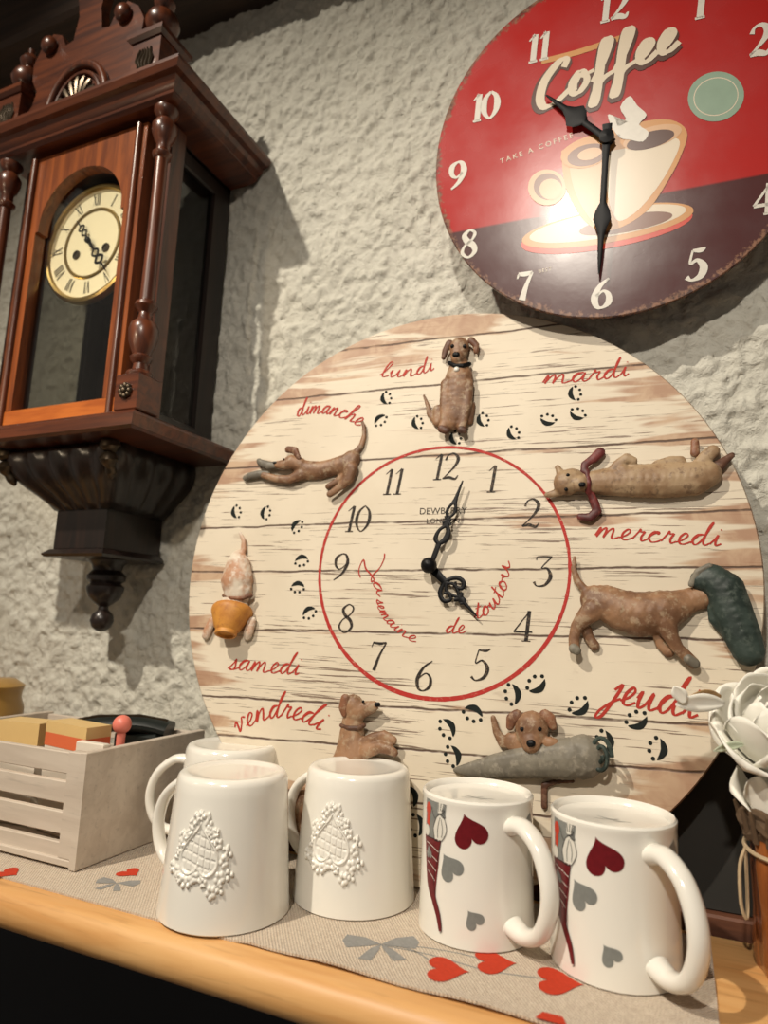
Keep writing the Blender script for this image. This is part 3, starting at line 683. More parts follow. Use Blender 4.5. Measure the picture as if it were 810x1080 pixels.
# sunday: stretching dog with grey shoes in its mouth
d = blob('stretching_dog_figure', [[(371, 484, 10.5), (366, 489, 12), (350, 493, 10.5), (338, 496, 11), (325, 496, 11.5), (315, 492, 9.5)], [(316, 490, 8.5, 6), (307, 487, 8.5, 8), (300, 490, 6.5, 9), (293, 490, 4.8, 9)],
     [(318, 500, 7, 6), (305, 506, 5.5, 6), (291, 505, 4.5, 6), (278, 501, 4.2, 6)], [(370, 494, 8.5, 7), (367, 505, 7, 7), (359, 513, 4.8, 7), (350, 520, 4.2, 7), (348, 521, 4.2, 7)], [(364, 500, 5, 3), (355, 508, 4, 3), (346, 513, 3.6, 3)],
     [(374, 479, 4.5, 3), (381, 470, 3.6, 3), (384, 460, 3.0, 3), (384, 450, 2.6, 3), (382, 445, 2, 3)]], M['fur'], RD)
blob('ear', [[(304, 474, 4.5, 9), (311, 475, 4.5, 11), (315, 483, 3.2, 10)]], M['fur_red'], d); face(d, ((299, 484),), (290, 488, 11), 1.2, 13, 1.6)
blob('shoe', [[(292, 491, 4, 7), (283, 491, 5.5, 7), (275, 488, 4.5, 6), (273, 486, 3.5, 5)]], M['greyresin'], d); blob('shoe', [[(282, 500, 4, 5), (273, 500, 5, 5), (263, 502, 4.5, 5), (259, 504, 4, 4)]], M['greyresin'], d)
# tuesday: dog on its back with a burgundy scarf
d = blob('lying_dog_figure', [[(603, 507, 13, 7), (598, 509, 13.5, 8)], [(611, 510, 8.5, 12)], [(620, 509, 11, 6), (640, 508, 14, 6), (668, 507, 17, 6), (700, 507, 17.5, 6), (730, 505, 17, 6), (746, 500, 13, 6)],
     [(645, 500, 6, 9), (652, 490, 5.5, 10), (661, 483, 5, 11), (668, 486, 4.2, 11)], [(657, 495, 5, 12), (663, 505, 4.5, 13)], [(695, 492, 7, 6), (708, 487, 6, 6), (718, 486, 5, 6)], [(738, 492, 8, 6), (745, 482, 7, 6), (752, 476, 6.5, 6)],
     [(592, 500, 4.5, 8), (588, 493, 3, 8)], [(590, 519, 4.5, 6), (583, 521, 4, 6), (577, 522, 3, 5)]], M['fur_grey'], RD)
face(d, ((599, 501), (597, 516)), (614, 511, 18), 1.9, 15, 2.6)
blob('hind_paw', [[(733, 478, 4.5, 6), (733, 466, 4, 6)]], M['fur_red'], d); blob('tail', [[(757, 492, 6, 5), (766, 485, 4, 5), (772, 480, 3, 5)]], M['fur_dark'], d)
blob('scarf', [[(619, 497, 3, 9), (621, 509, 3, 13), (620, 519, 3, 9)], [(616, 497, 4, 8), (617, 490, 4.2, 7), (625, 484, 4.4, 6)], [(626, 484, 5, 6), (633, 477, 5.2, 5)], [(622, 518, 4, 7), (627, 530, 4.3, 6), (630, 539, 4.5, 5), (622, 546, 4.5, 5), (612, 545, 3.8, 4)]], M['scarf'], d)
# wednesday: dog with its head in a boot
d = blob('walking_dog_figure', [[(627, 632, 13.5), (640, 636, 17), (655, 643, 19), (675, 648, 20.5), (697, 645, 19.5), (712, 640, 15), (724, 634, 11.5), (742, 629, 11)],
     [(626, 643, 11, 9), (616, 652, 8, 9), (608, 661, 5.6, 9), (605, 674, 5, 9), (606, 684, 5.5, 9)], [(618, 664, 5.5, 3), (622, 674, 4.8, 3), (627, 681, 5, 3)], [(701, 655, 10.5, 10), (707, 670, 7, 10), (715, 684, 5.4, 9), (724, 692, 5.5, 8), (731, 699, 5.5, 8)], [(693, 668, 5, 3), (697, 680, 4.5, 3), (705, 688, 5, 3)],
     [(618, 624, 4.5, 5), (609, 613, 3.8, 5), (605, 600, 2.9, 5), (606, 588, 2, 5)]], M['fur'], RD)
blob('paw', [[(726, 695, 4.6, 10), (733, 700, 4.6, 9)]], M['greyresin'], d)
blob('paw', [[(605, 684, 4.8, 12), (608, 686, 4.6, 12)]], M['greyresin'], d)
blob('boot', [[(740, 612, 10, 8), (752, 611, 14, 8), (765, 622, 16.5, 8), (773, 645, 16.5, 8), (782, 668, 15.5, 8), (789, 686, 13.5, 8)], [(756, 640, 8, 5), (757, 652, 8, 5), (768, 664, 8, 5)]], M['boot'], RD)
blob('rubber_rim', [[(729, 616, 3.2, 10), (736, 603, 3.4, 12), (748, 597, 3.2, 12)]], M['greyresin'], d)
# thursday: puppy behind a rolled mat
d = blob('puppy_figure', [[(561, 768, 15.5, 9), (560, 776, 12, 11)], [(560, 784, 9, 15)], [(541, 782, 9, 4), (553, 786, 12, 4), (570, 784, 9, 5)], [(531, 784, 5, 3), (524, 772, 4, 3), (520, 757, 2.8, 3)], [(580, 784, 6, 13), (584, 784, 5, 13)]], M['fur'], RD)
blob('ear', [[(545, 755, 6, 10), (540, 758, 5.5, 10), (538, 766, 4, 9)]], M['fur_red'], d); blob('ear', [[(575, 755, 6, 10), (580, 758, 5.5, 10), (583, 766, 4, 9)]], M['fur_red'], d)
face(d, ((551, 769), (569, 769)), (560, 784, 21), 2.4, 16, 3.2)
mt = blob('rolled_mat', [[(480, 812, 2.5, 3), (500, 812, 8, 4), (525, 808, 11.5, 6), (560, 803, 14.5, 8), (600, 800, 18, 10), (615, 798, 19, 10)]], M['greyresin'], RD, flat=.62)
u, v = D(618, 796, .016); mb = MB(); P = []
for k in range(44):
    a = k * .30; r = .0165 - .00033 * k; P.append((u + .012 + r * .55 * math.cos(a), -.0175 - .003 * math.cos(a), v + V0 + r * math.sin(a)))
mb.tube(P, .0019, 8).build('roll_edge', M['boot'], mt)
mt2 = blob('stick', [[(574, 828, 3.2, 3), (574, 850, 3.2, 3)], [(574, 828, 3, 3), (588, 824, 2.4, 3), (604, 824, 2, 3)]], M['fur_dark'], RD)
# friday: dog looking right
d = blob('begging_dog_figure', [[(372, 745, 12, 8), (375, 750, 11.5, 8)], [(384, 748, 8, 9), (391, 746, 6.5, 9), (394, 745, 5.5, 9)], [(372, 762, 11.5, 6), (371, 778, 13.5, 6), (371, 796, 17, 6), (366, 820, 22, 6), (350, 850, 22, 6), (325, 848, 16, 4)],
     [(384, 785, 7, 9), (394, 779, 6, 10), (405, 776, 5.4, 10), (414, 781, 4.8, 10)], [(386, 793, 6.5, 12), (400, 788, 5.6, 13), (411, 791, 5, 13), (416, 794, 4, 13)], [(318, 846, 14, 6), (314, 868, 7, 5), (330, 880, 6, 5)]], M['fur'], RD)
blob('ear', [[(364, 737, 5, 13), (362, 746, 5, 13), (363, 753, 3.4, 12)]], M['fur_red'], d); face(d, ((383, 740),), (398, 743, 12), 1.5, 14.5, 2.3)
blob('collar', [[(360, 765, 2.2, 9), (368, 768, 2.4, 13), (377, 768, 2.4, 13), (384, 765, 2.2, 9)]], M['fur_dark'], d, vox=.0007, flat=1, smooth=2)
# saturday: dog seen from behind with its head in a flower pot
d = blob('digging_dog_figure', [[(251, 588, 9), (251, 598, 15.5), (250, 612, 19.5), (251, 622, 17.5), (250, 632, 14), (247, 640, 17)], [(253, 590, 5, 3), (257, 580, 3.8, 3), (257, 570, 3, 3), (253, 562, 2, 3)], [(224, 655, 5, 4), (219, 665, 5.5, 4), (217, 670, 5, 4)], [(266, 655, 5, 4), (262, 667, 6, 5), (261, 671, 5, 4)]], M['fur_white'], RD)
blob('collar', [[(236, 628, 2.2, 8), (245, 631, 2.4, 13), (256, 631, 2.4, 13), (265, 628, 2.2, 8)]], M['fur_red'], d, vox=.0007, flat=1, smooth=2)
a0 = D3(246, 641, .006); a1 = D3(243, 671, .007); ax = (Vector(a1) - Vector(a0)).normalized()
ax = (ax + Vector((0, -.35, 0))).normalized()
Tp = Matrix.Translation(Vector(a0)) @ ax.to_track_quat('Z', 'Y').to_matrix().to_4x4() @ Matrix.Diagonal((1, .8, 1, 1))
p_ = MB().lathe([(0, 0), (.0215, .0), (.0232, .003), (.0230, .007), (.0195, .0145), (.0150, .0245), (.0118, .0285), (.0125, .031), (.0118, .033), (.0095, .0332), (.0088, .0300), (0, .0295)], 32, Tp).build('flower_pot', M['potresin'], d)
# clock hands
hb = V0; hub = D(452, 596, .016)
MB().lathe([(.0045, .0), (.0048, .006), (.0072, .011), (.0082, .015), (.0070, .0195), (.0035, .0220), (0, .0225)], 24, Matrix.Translation((hub[0], 0, hub[1] + V0)) @ Matrix.Rotation(PI / 2, 4, 'X')).build('hand_hub', M['black'], RD)
def hand_mesh(tip, w_, segs, y=.0006):
    du, dv = tip[0] - hub[0], tip[1] - hub[1]; L = math.hypot(du, dv); ex = (du / L, dv / L); ey = (-ex[1], ex[0]); mb = MB()
    T2 = lambda s, q: (hub[0] + ex[0] * s * L + ey[0] * q * L, -w_, hub[1] + ex[1] * s * L + ey[1] * q * L + V0)
    for P, r in segs:
        sp = smooth_path(P, 5); rad = np.interp(np.linspace(0, 1, len(sp)), np.linspace(0, 1, len(r)), r); mb.tube([T2(*p) for p in sp], [(y, x * L * 1.35) for x in rad], 8, flat=(0, 1, 0))
    return mb
hand_mesh(D(488, 507, .009), .009, [([(.0, 0), (.28, 0)], [.022, .022]), ([(.26, .0), (.30, .055), (.40, .05), (.47, .0)], [.012, .02, .014, .014]), ([(.26, 0), (.33, -.05), (.42, -.05), (.49, 0)], [.014, .026, .02, .014]), ([(.46, 0), (.56, 0)], [.03, .03]), ([(.49, -.05), (.52, 0), (.49, .05)], [.012, .02, .012]), ([(.55, -.04), (.54, .0), (.57, .045)], [.01, .014, .01]),
    ([(.56, 0), (.62, .045), (.70, .03), (.74, 0)], [.012] * 3), ([(.56, 0), (.63, -.04), (.70, -.03), (.74, 0)], [.012] * 3), ([(.72, 0), (.80, 0), (1, 0)], [.03, .016, .006])], .0006).build('minute_hand', M['black'], RD)
hand_mesh(D(503, 650, .006), .0065, [([(0, 0), (.35, 0)], [.05, .035]), ([(.30, 0), (.38, .16), (.50, .20), (.56, .12), (.48, .07), (.42, .12)], [.02, .026, .024, .022, .02, .012]), ([(.30, 0), (.38, -.16), (.50, -.20), (.56, -.12), (.48, -.07), (.42, -.12)], [.02, .026, .024, .022, .02, .012]),
    ([(.34, 0), (.42, .07), (.54, .05), (.62, 0)], [.018] * 3), ([(.34, 0), (.42, -.07), (.54, -.05), (.62, 0)], [.018] * 3), ([(.60, -.08), (.64, 0), (.60, .08)], [.015, .035, .015]), ([(.60, 0), (.70, 0), (.76, 0), (1, 0)], [.035, .04, .02, .007]), ([(.70, -.05), (.73, 0), (.70, .05)], [.012, .02, .012])], .0006).build('hour_hand', M['black'], RD)

# ---------------------------------------------------------------- red coffee clock
tr, sr = -.12, .07
F1 = Vector((math.cos(sr), math.sin(sr), 0)); F3 = Vector((0, math.sin(tr), math.cos(tr))); F3 = (F3 - F1 * F3.dot(F1)).normalized(); FN = F3.cross(F1)
CR = Vector((-.047, .633, .492)); RR = .1825
RK = empty('wall_clock', matrix=frame_matrix(CR - F3 * RR, F1, FN, F3)); tag(RK, 'round glossy red clock picturing coffee cups, hanging above the plank-print clock', 'clock')
def K(px, py): return on_plane(px, py, CR, F1, FN, F3)
kf = lambda w_: (lambda u, v: (u, -w_, v + RR))
def m_red():
    n = NT('glossy_red_print'); X = n.xyz(); x, z = X[0], n.math('SUBTRACT', X[2], RR)
    f = n.noise(12, None, 4); g = n.noise(170, None, 5, .7); big = n.noise(30, None, 4, .6)
    c = n.mix(f, (.46, .022, .018), (.36, .016, .016))
    edge = n.math('SUBTRACT', n.math('MULTIPLY', x, .02), .066)
    c = n.mix(n.ramp(n.math('SUBTRACT', z, edge), -.0015, .0015, 1, 0), c, n.mix(f, (.085, .022, .022), (.055, .016, .018)))
    r = n.math('SQRT', n.math('ADD', n.math('MULTIPLY', x, x), n.math('MULTIPLY', z, z)))
    e = n.math('ADD', n.ramp(r, .160, .183, 0, .42), n.math('ADD', n.math('MULTIPLY', g, .45), n.math('MULTIPLY', big, .35)))
    c = n.mix(n.ramp(e, .74, .83), c, n.mix(n.ramp(g, .4, .6), (.05, .025, .02), (.26, .13, .08)))
    n.bump(big, .05, .002)
    return n.out(c, n.ramp(f, .3, .7, .20, .30), .5, .15)
M['redprint'] = m_red()
Tk = Matrix.Translation((0, 0, RR)) @ Matrix.Rotation(PI / 2, 4, 'X')
MB().lathe([(RR, -.004), (RR, -.0008), (RR - .0008, 0), (0, 0)], 140, Tk).build('dial_plate', M['redprint'], RK)
MB().box(-.028, .028, .004, .022, RR - .028, RR + .028, bev=.003).build('movement_box', M['black'], RK)
MB().tube([(0, .020, RR + .02), (0, .03, RR + .035), (0, .055, RR + .06), (0, .066, RR + .075)], .002, 8).build('hanging_hook', M['bronze'], RK)
M['cream_print'] = plain('cream_print', (.70, .60, .46), .3, .1, 30); M['orange_print'] = plain('orange_print', (.62, .30, .10), .3, .2, 30); M['coffee_print'] = plain('coffee_print', (.10, .035, .02), .3, .4, 30)
M['peach_print'] = plain('peach_print', (.66, .40, .22), .3, .2, 40); M['teal_print'] = plain('sage_print', (.30, .42, .32), .3, .3, 40); M['white_num'] = plain('white_numeral_print', (.74, .70, .62), .3, .2, 200); M['cupshade'] = plain('brown_print', (.20, .085, .05), .3, .2, 40)
def kpoly(name, pts, mat, w_, rings=3, n=5, parent=None):
    P = smooth_path(pts + [pts[0]], n)[:-1]; MB().disc([K(*p) for p in P], kf(w_), None, rings).build(name, M[mat], parent or RK)
def kell(name, cx, cy, a, b, rot, mat, w_):
    c, s = math.cos(rot), math.sin(rot); P = [K(cx + a * c * math.cos(q) - b * s * math.sin(q), cy + a * s * math.cos(q) + b * c * math.sin(q)) for q in np.linspace(0, 2 * PI, 41)[:-1]]
    MB().disc(P, kf(w_), None, 2).build(name, M[mat], RK)
kell('printed_saucer', 640, 243, 92, 19, -.18, 'print_brightred', .0003)
kell('printed_saucer', 641, 238, 92, 18, -.18, 'orange_print', .0004)
kell('printed_saucer', 641, 236, 84, 14, -.18, 'cream_print', .0005)
kell('printed_saucer', 660, 236, 50, 9, -.18, 'cupshade', .0006)
kpoly('printed_cup', [(592, 160), (596, 195), (612, 228), (632, 243), (655, 240), (683, 222), (702, 195), (718, 165), (724, 138), (700, 126), (650, 135), (610, 148)], 'orange_print', .0007)
kpoly('printed_cup', [(640, 160), (640, 200), (650, 232), (668, 226), (688, 205), (706, 178), (717, 150), (700, 146), (670, 155)], 'cream_print', .0008)
kpoly('printed_cup', [(600, 168), (604, 195), (616, 222), (630, 236), (634, 200), (632, 165)], 'peach_print', .0008)
kell('printed_coffee', 688, 145, 32, 11, -.28, 'peach_print', .0009); kell('printed_coffee', 686, 148, 26, 8.5, -.28, 'coffee_print', .0010)
kell('printed_coffee', 618, 162, 27, 15, -.25, 'orange_print', .0010); kell('printed_coffee', 620, 164, 22, 11, -.25, 'cupshade', .0011); kell('printed_coffee', 622, 163, 13, 6, -.25, 'peach_print', .0012)
kell('printed_handle', 577, 198, 20, 19, 0, 'peach_print', .0006); kell('printed_handle', 578, 197, 15, 14, 0, 'cupshade', .0007); kell('printed_handle', 581, 200, 12, 11, 0, 'peach_print', .0008)
kell('printed_badge', 755, 102, 30, 26, -.3, 'teal_print', .0003); kell('printed_badge', 755, 102, 24, 20, -.3, 'cream_print', .00035); kell('printed_badge', 755, 102, 23, 19, -.3, 'teal_print', .0004)
kpoly('printed_splash', [(645, 135), (641, 122), (648, 124), (652, 134), (660, 126), (654, 114), (664, 102), (672, 112), (682, 122), (674, 132), (684, 140), (678, 150), (664, 148), (654, 146)], 'white_num', .0012, 2, 3)
MB().ribbon([K(*p) for p in smooth_path([(571, 65), (610, 55), (655, 40)], 4)], [.006] * 9, kf(.0003)).build('printed_stroke', M['orange_print'], RK)
for off, mt_, pen, w_ in ((3, 'coffee_print', .0110, .0004), (0, 'cream_print', .0072, .0008)):
    script_word(MB(), 'Coffee', [K(566 - off, 118 + off * .6), K(640, 84 + off), K(716, 50 + off)], .0205, pen, kf(w_), .35, .5).build('printed_lettering', M[mt_], RK)
KV = lambda px, py: (K(px, py)[0], K(px, py)[1] + RR)
small_text('TAKE A COFFEE', .0078, 528, 173, RK, M['cream_print'], KV, .17, 'printed_lettering', .0004, 1.45, 'LEFT')
small_text('BEST', .0052, 568, 288, RK, M['cream_print'], KV, .05, 'printed_lettering', .0004, 1.3, 'LEFT')
hubk = K(640, 150)
for txt, px, py in (('11', 568, 50), ('10', 512, 112), ('9', 483, 185), ('8', 495, 257), ('7', 553, 302), ('6', 635, 309), ('5', 734, 279), ('12', 648, 6), ('1', 738, 4), ('4', 806, 210), ('2', 802, 42), ('3', 838, 120)):
    u, v = K(px, py); numeral(MB(), txt, u, v, .0290, kf(.0005), 1.75, .95, .08).build('numeral', M['white_num'], RK)
def kh(tip, segs, name, w_):
    global hub
    hub = hubk; du, dv = tip[0] - hub[0], tip[1] - hub[1]; L = math.hypot(du, dv); ex = (du / L, dv / L); ey = (-ex[1], ex[0]); mb = MB()
    T2 = lambda s, q: (hub[0] + ex[0] * s * L + ey[0] * q * L, -w_, hub[1] + ex[1] * s * L + ey[1] * q * L + RR)
    for P, r in segs:
        sp = smooth_path(P, 5); rad = np.interp(np.linspace(0, 1, len(sp)), np.linspace(0, 1, len(r)), r); mb.tube([T2(*p) for p in sp], [(.0006, x * L) for x in rad], 8, flat=(0, 1, 0))
    mb.build(name, M['black'], RK)
kh(K(577, 105), [([(-.1, 0), (.2, 0), (.4, 0)], [.05, .04, .04]), ([(.36, 0), (.44, 0), (.52, 0), (.60, 0), (.70, 0)], [.03, .12, .15, .08, .03]), ([(.6, 0), (.8, 0), (1, 0)], [.05, .03, .01])], 'hour_hand', .007)
kh(K(632, 292), [([(-.1, 0), (.2, 0), (.5, 0)], [.035, .022, .022]), ([(.48, 0), (.54, 0), (.60, 0), (.66, 0), (.72, 0)], [.02, .05, .062, .04, .02]), ([(.7, 0), (.85, 0), (1, 0)], [.025, .018, .006])], 'minute_hand', .009)
MB().lathe([(.0045, 0), (.0045, .008), (.0075, .0085), (.007, .012), (0, .0135)], 24, Matrix.Translation((hubk[0], 0, hubk[1] + RR)) @ Matrix.Rotation(PI / 2, 4, 'X')).build('hand_hub', M['black'], RK)

# ---------------------------------------------------------------- antique pendulum wall clock
CX = -.688; RP = empty('pendulum_clock', (CX, WY - .002, .195)); tag(RP, 'antique carved walnut wall clock with glazed case and round ivory dial', 'clock')
def pl(mb): mb.v = [(v[0] - CX, v[1] - (WY - .002), v[2] - .195) for v in mb.v]; return mb
def part(name, mb, mat, par=None, **k): return pl(mb).build(name, M[mat], par or RP, **k)
x0, x1 = CX - .113, CX + .113
part('backboard', MB().box(x0, x1, .690, .700, .215, .62), 'ebony')
for sx in (x0, x1 - .014):
    part('back_stile', MB().box(sx, sx + .014, .668, .690, .215, .612, bev=.002), 'ebony')
    part('front_stile', MB().box(sx, sx + .014, .560, .584, .215, .612, bev=.002), 'ebony')
    ox = -.024 if sx == x0 else .002
    part('pilaster', MB().box(sx + ox + .006, sx + ox + .030, .5605, .5835, .222, .610, bev=.002), 'walnut')
    part('side_rail', MB().box(sx, sx + .014, .584, .668, .215, .245, bev=.002), 'ebony')
    part('side_rail', MB().box(sx, sx + .014, .584, .668, .585, .612, bev=.002), 'ebony')
part('case_top', MB().box(x0, x1, .560, .700, .606, .614), 'ebony')
# glass
g = NT('old_glass'); _t = g.t; _tr = _t.nodes.new('ShaderNodeBsdfTransparent'); _tr.inputs[0].default_value = (.95, .96, .95, 1); _gl = _t.nodes.new('ShaderNodeBsdfGlossy'); _gl.inputs['Roughness'].default_value = .04
_lw = _t.nodes.new('ShaderNodeLayerWeight'); _lw.inputs[0].default_value = .5; _fr = _t.nodes.new('ShaderNodeMapRange'); _t.links.new(_lw.outputs['Facing'], _fr.inputs[0]); _fr.inputs[1].default_value = .3; _fr.inputs[3].default_value = .03; _fr.inputs[4].default_value = .35; _mx = _t.nodes.new('ShaderNodeMixShader'); _t.links.new(_fr.outputs[0], _mx.inputs[0]); _t.links.new(_tr.outputs[0], _mx.inputs[1]); _t.links.new(_gl.outputs[0], _mx.inputs[2])
_t.links.new(_mx.outputs[0], _t.nodes['Material Output'].inputs[0]); M['glass'] = g.m
_m2 = M['glass'].copy(); _m2.name = 'light_dimming_glass'; [setattr(q.inputs[0], 'default_value', (.42, .42, .40, 1)) for q in _m2.node_tree.nodes if q.type == 'BSDF_TRANSPARENT']; M['dimmed_pane'] = _m2  # dark tint added to dim light passing through the case to the wall
for sx in (x0 + .006, x1 - .008): part('side_glass', MB().box(sx, sx + .002, .582, .670, .243, .587), 'dimmed_pane')
# door with arched opening
part_pts = []
ih, oh = .0775, .1035; yb0, yb1 = .545, .560
zb, zt, zs = .2480, .606, .5010
inner = [(-ih, zb), (-ih, zs - .006), (-ih + .005, zs - .006), (-ih + .005, zs)]
arc = [( -(ih - .005) * math.cos(a), zs + (ih - .008) * math.sin(a)) for a in np.linspace(0, PI, 25)]
inner = inner + arc + [(ih - .005, zs - .006), (ih, zs - .006), (ih, zb)]
outer = []
for (x, z) in inner:
    if z <= zs: outer.append((math.copysign(oh, x), z))
    else: k = (z - zs) / (ih - .008); outer.append((max(-oh, min(oh, x * 1.6 if abs(x) < .05 else math.copysign(oh, x))), zt if z > zs + .012 else z))
mb = MB(); n = len(inner)
for y in (yb0, yb1):
    mb.v += [(CX + x, y, z) for x, z in inner] + [(CX + x, y, z) for x, z in outer]
for i in range(n - 1):
    mb.f.append((i, i + 1, n + i + 1, n + i)); mb.f.append((2 * n + i + 1, 2 * n + i, 3 * n + i, 3 * n + i + 1)); mb.f.append((i + 1, i, 2 * n + i, 2 * n + i + 1)); mb.f.append((n + i, n + i + 1, 3 * n + i + 1, 3 * n + i))
door = part('door', mb, 'door_wood', smooth=False)
part('door_rail', MB().box(CX - oh, CX + oh, yb0 - .001, yb1, .2215, .2485, bev=.002), 'lit_walnut', door)
part('door_glass', MB().box(CX - ih - .002, CX + ih + .002, .5545, .5565, .248, .575), 'glass', door)
for s in (-1, 1):
    part('door_bead', MB().tube([(CX + s * .0925, .543, .226), (CX + s * .0925, .543, .604)], .0042, 12), 'walnut', door)
part('door_latch', MB().lathe([(0, 0), (.0045, .0), (.005, .008), (.003, .010), (0, .0105)], 16, Matrix.Translation((CX - .100, .534, .235))).box(CX - .112, CX - .092, .535, .545, .222, .238), 'white_glaze', door)  # white latch: the glint on its metal is put into the colour
COLP = [(.0145, .2635), (.0155, .267), (.014, .270), (.0085, .273), (.0078, .280), (.0115, .284), (.0125, .288), (.0095, .291), (.0125, .298), (.0160, .309), (.0168, .320), (.0150, .328), (.0085, .334), (.0072, .342), (.0100, .346), (.0130, .350), (.0125, .354), (.0088, .357), (.0085, .36), (.0078, .45), (.0074, .540), (.0110, .543), (.0118, .547), (.0078, .551), (.0078, .561), (.0110, .565), (.0145, .575), (.0150, .584), (.0110, .591), (.0080, .594), (.0120, .598), (.0145, .603), (.0145, .607)]
for s in (-1, 1):
    T2 = Matrix.Translation((CX + s * .137, .540, 0)); c = part('column', MB().lathe(COLP, 28, T2), 'walnut')
    b = part('column_block', MB().box(CX + s * .137 - .0165, CX + s * .137 + .0165, .5235, .558, .2215, .2640, bev=.0015), 'walnut_h')
    mb = MB(); 
    for q in range(8): a = q * PI / 4; mb.ball((CX + s * .137 + .0062 * math.cos(a), .522, .243 + .0062 * math.sin(a)), .0034, 8, 6)
    mb.ball((CX + s * .137, .5205, .243), .004, 8, 6); part('rosette', mb, 'bronze', b)
# cornice and base board
part('cornice', MB().loft([(.6125, CX - .150, CX + .150, .532, .700), (.616, CX - .158, CX + .158, .527, .700), (.619, CX - .158, CX + .158, .526, .700), (.624, CX - .165, CX + .165, .520, .700), (.630, CX - .168, CX + .168, .517, .700), (.632, CX - .175, CX + .175, .511, .700), (.639, CX - .1795, CX + .1795, .507, .700), (.6435, CX - .1795, CX + .1795, .507, .700), (.6445, CX - .178, CX + .178, .509, .700)]), 'walnut_h', angle=25)
part('base_board', MB().loft([(.2000, CX - .150, CX + .150, .523, .700), (.2025, CX - .155, CX + .155, .518, .700), (.2150, CX - .157, CX + .157, .517, .700), (.2185, CX - .155, CX + .155, .520, .700), (.2215, CX - .150, CX + .150, .525, .700)]), 'walnut_h', angle=25)
# gadrooned bracket, box, finial below
mb = MB(); lv = []
nz_ = 14; prof = [(.092, .560), (.094, .556), (.093, .558), (.090, .562), (.084, .568), (.076, .577), (.066, .588), (.056, .597), (.048, .602)]
zz = np.linspace(.200, .128, len(prof)); rows = []
def gad(u): return .0045 * abs(math.sin(PI * u))
for k, (hx, yf) in enumerate(prof):
    row = []
    nS = 16; nF = 32
    amp = 1 if 0 < k < len(prof) - 1 else .3
    for i in range(nS): tt = i / nS; row.append((CX - hx - amp * gad(tt * 4), .700 + (yf - .700) * tt, zz[k]))
    for i in range(nF): tt = i / nF; row.append((CX - hx + 2 * hx * tt, yf - amp * 1.5 * gad(tt * 5), zz[k]))
    for i in range(nS + 1): tt = i / nS; row.append((CX + hx + amp * gad(tt * 4), yf + (.700 - yf) * tt, zz[k]))
    rows.append(row)
m_ = len(rows[0])
for r in rows: mb.v += r
for k in range(len(rows) - 1):
    for i in range(m_ - 1): a = k * m_ + i; mb.f.append((a, a + 1, a + m_ + 1, a + m_))
mb.f.append(tuple(range(m_))); mb.f.append(tuple((len(rows) - 1) * m_ + i for i in range(m_)))
br = part('bracket', mb, 'ebony', angle=50)
for s in (-1, 1):
    mb = MB()
    for q, (r, y, z) in enumerate(((.010, .5545, .196),)): mb.tube(smooth_path([(CX + s * .088, .555, .199), (CX + s * .088, .555, .192), (CX + s * .088, .557, .185), (CX + s * .087, .556, .177), (CX + s * .086, .560, .169), (CX + s * .084, .564, .163), (CX + s * .082, .568, .156)], 4), list(np.interp(np.linspace(0, 6, 25), range(7), [.010, .0125, .006, .0115, .0055, .0065, .0015])), 14)
    part('carved_drop', mb, 'bronze', br)
part('bracket_box', MB().box(CX - .043, CX + .043, .603, .700, .078, .130, bev=.001).loft([(.068, CX - .050, CX + .050, .596, .700), (.0715, CX - .053, CX + .053, .593, .700), (.078, CX - .046, CX + .046, .600, .700)]), 'ebony')
part('finial', MB().lathe([(0, -.024), (.006, -.023), (.0120, -.018), (.0148, -.010), (.0130, -.002), (.0065, .004), (.0060, .008), (.0120, .012), (.020, .020), (.0235, .030), (.0235, .034), (.019, .038), (.024, .042), (.0245, .048), (.018, .055), (.020, .062), (.028, .068)], 32, Matrix.Translation((CX + .002, .652, 0))), 'ebony')
# dial, works and hands
Td = Matrix.Translation((CX, .5705, .478)) @ Matrix.Rotation(PI / 2, 4, 'X')
dial = part('dial', MB().lathe([(0, 0), (.077, 0), (.077, -.004)], 80, Td), 'dial')
part('dial_rim', MB().lathe([(.0755, .0005), (.077, .0035), (.080, .0045), (.0830, .003), (.0845, -.001), (.0835, -.006), (.077, -.006), (.0755, .0005)], 80, Td, False), 'brass', dial)
part('dial_ring', MB().lathe([(.0455, .0003), (.0465, .0016), (.048, .0019), (.0495, .0016), (.0505, .0003), (.0455, .0003)], 64, Td, False), 'brass', dial)
ROM = {1: 'I', 2: 'II', 3: 'III', 4: 'IIII', 5: 'V', 6: 'VI', 7: 'VII', 8: 'VIII', 9: 'IX', 10: 'X', 11: 'XI', 12: 'XII'}
for hnum, s in ROM.items():
    mb = MB(); a = PI / 2 - hnum * PI / 6; wds = {'I': .0034, 'V': .0068, 'X': .0068}; tot = sum(wds[c] for c in s); x = -tot / 2
    def TT(u, v): 
        r = .0625 + v; tx, tz = math.sin(-a + PI / 2), math.cos(-a + PI / 2)
        return (CX + r * math.cos(a) + u * math.sin(a), .5700, .478 + r * math.sin(a) - u * math.cos(a))
    for c in s:
        w_ = wds[c]; cx_ = x + w_ / 2; H_ = .0085
        if c == 'I': mb.ribbon([(cx_, -H_), (cx_, H_)], [.0015, .0015], TT)
        elif c == 'V': mb.ribbon([(cx_ - .0026, H_), (cx_, -H_)], [.0016, .0014], TT); mb.ribbon([(cx_ + .0026, H_), (cx_, -H_)], [.0006, .0006], TT)
        else: mb.ribbon([(cx_ - .0026, H_), (cx_ + .0026, -H_)], [.0016, .0016], TT); mb.ribbon([(cx_ + .0026, H_), (cx_ - .0026, -H_)], [.0006, .0006], TT)
        x += w_
    part('numeral', mb, 'print_ink', dial)
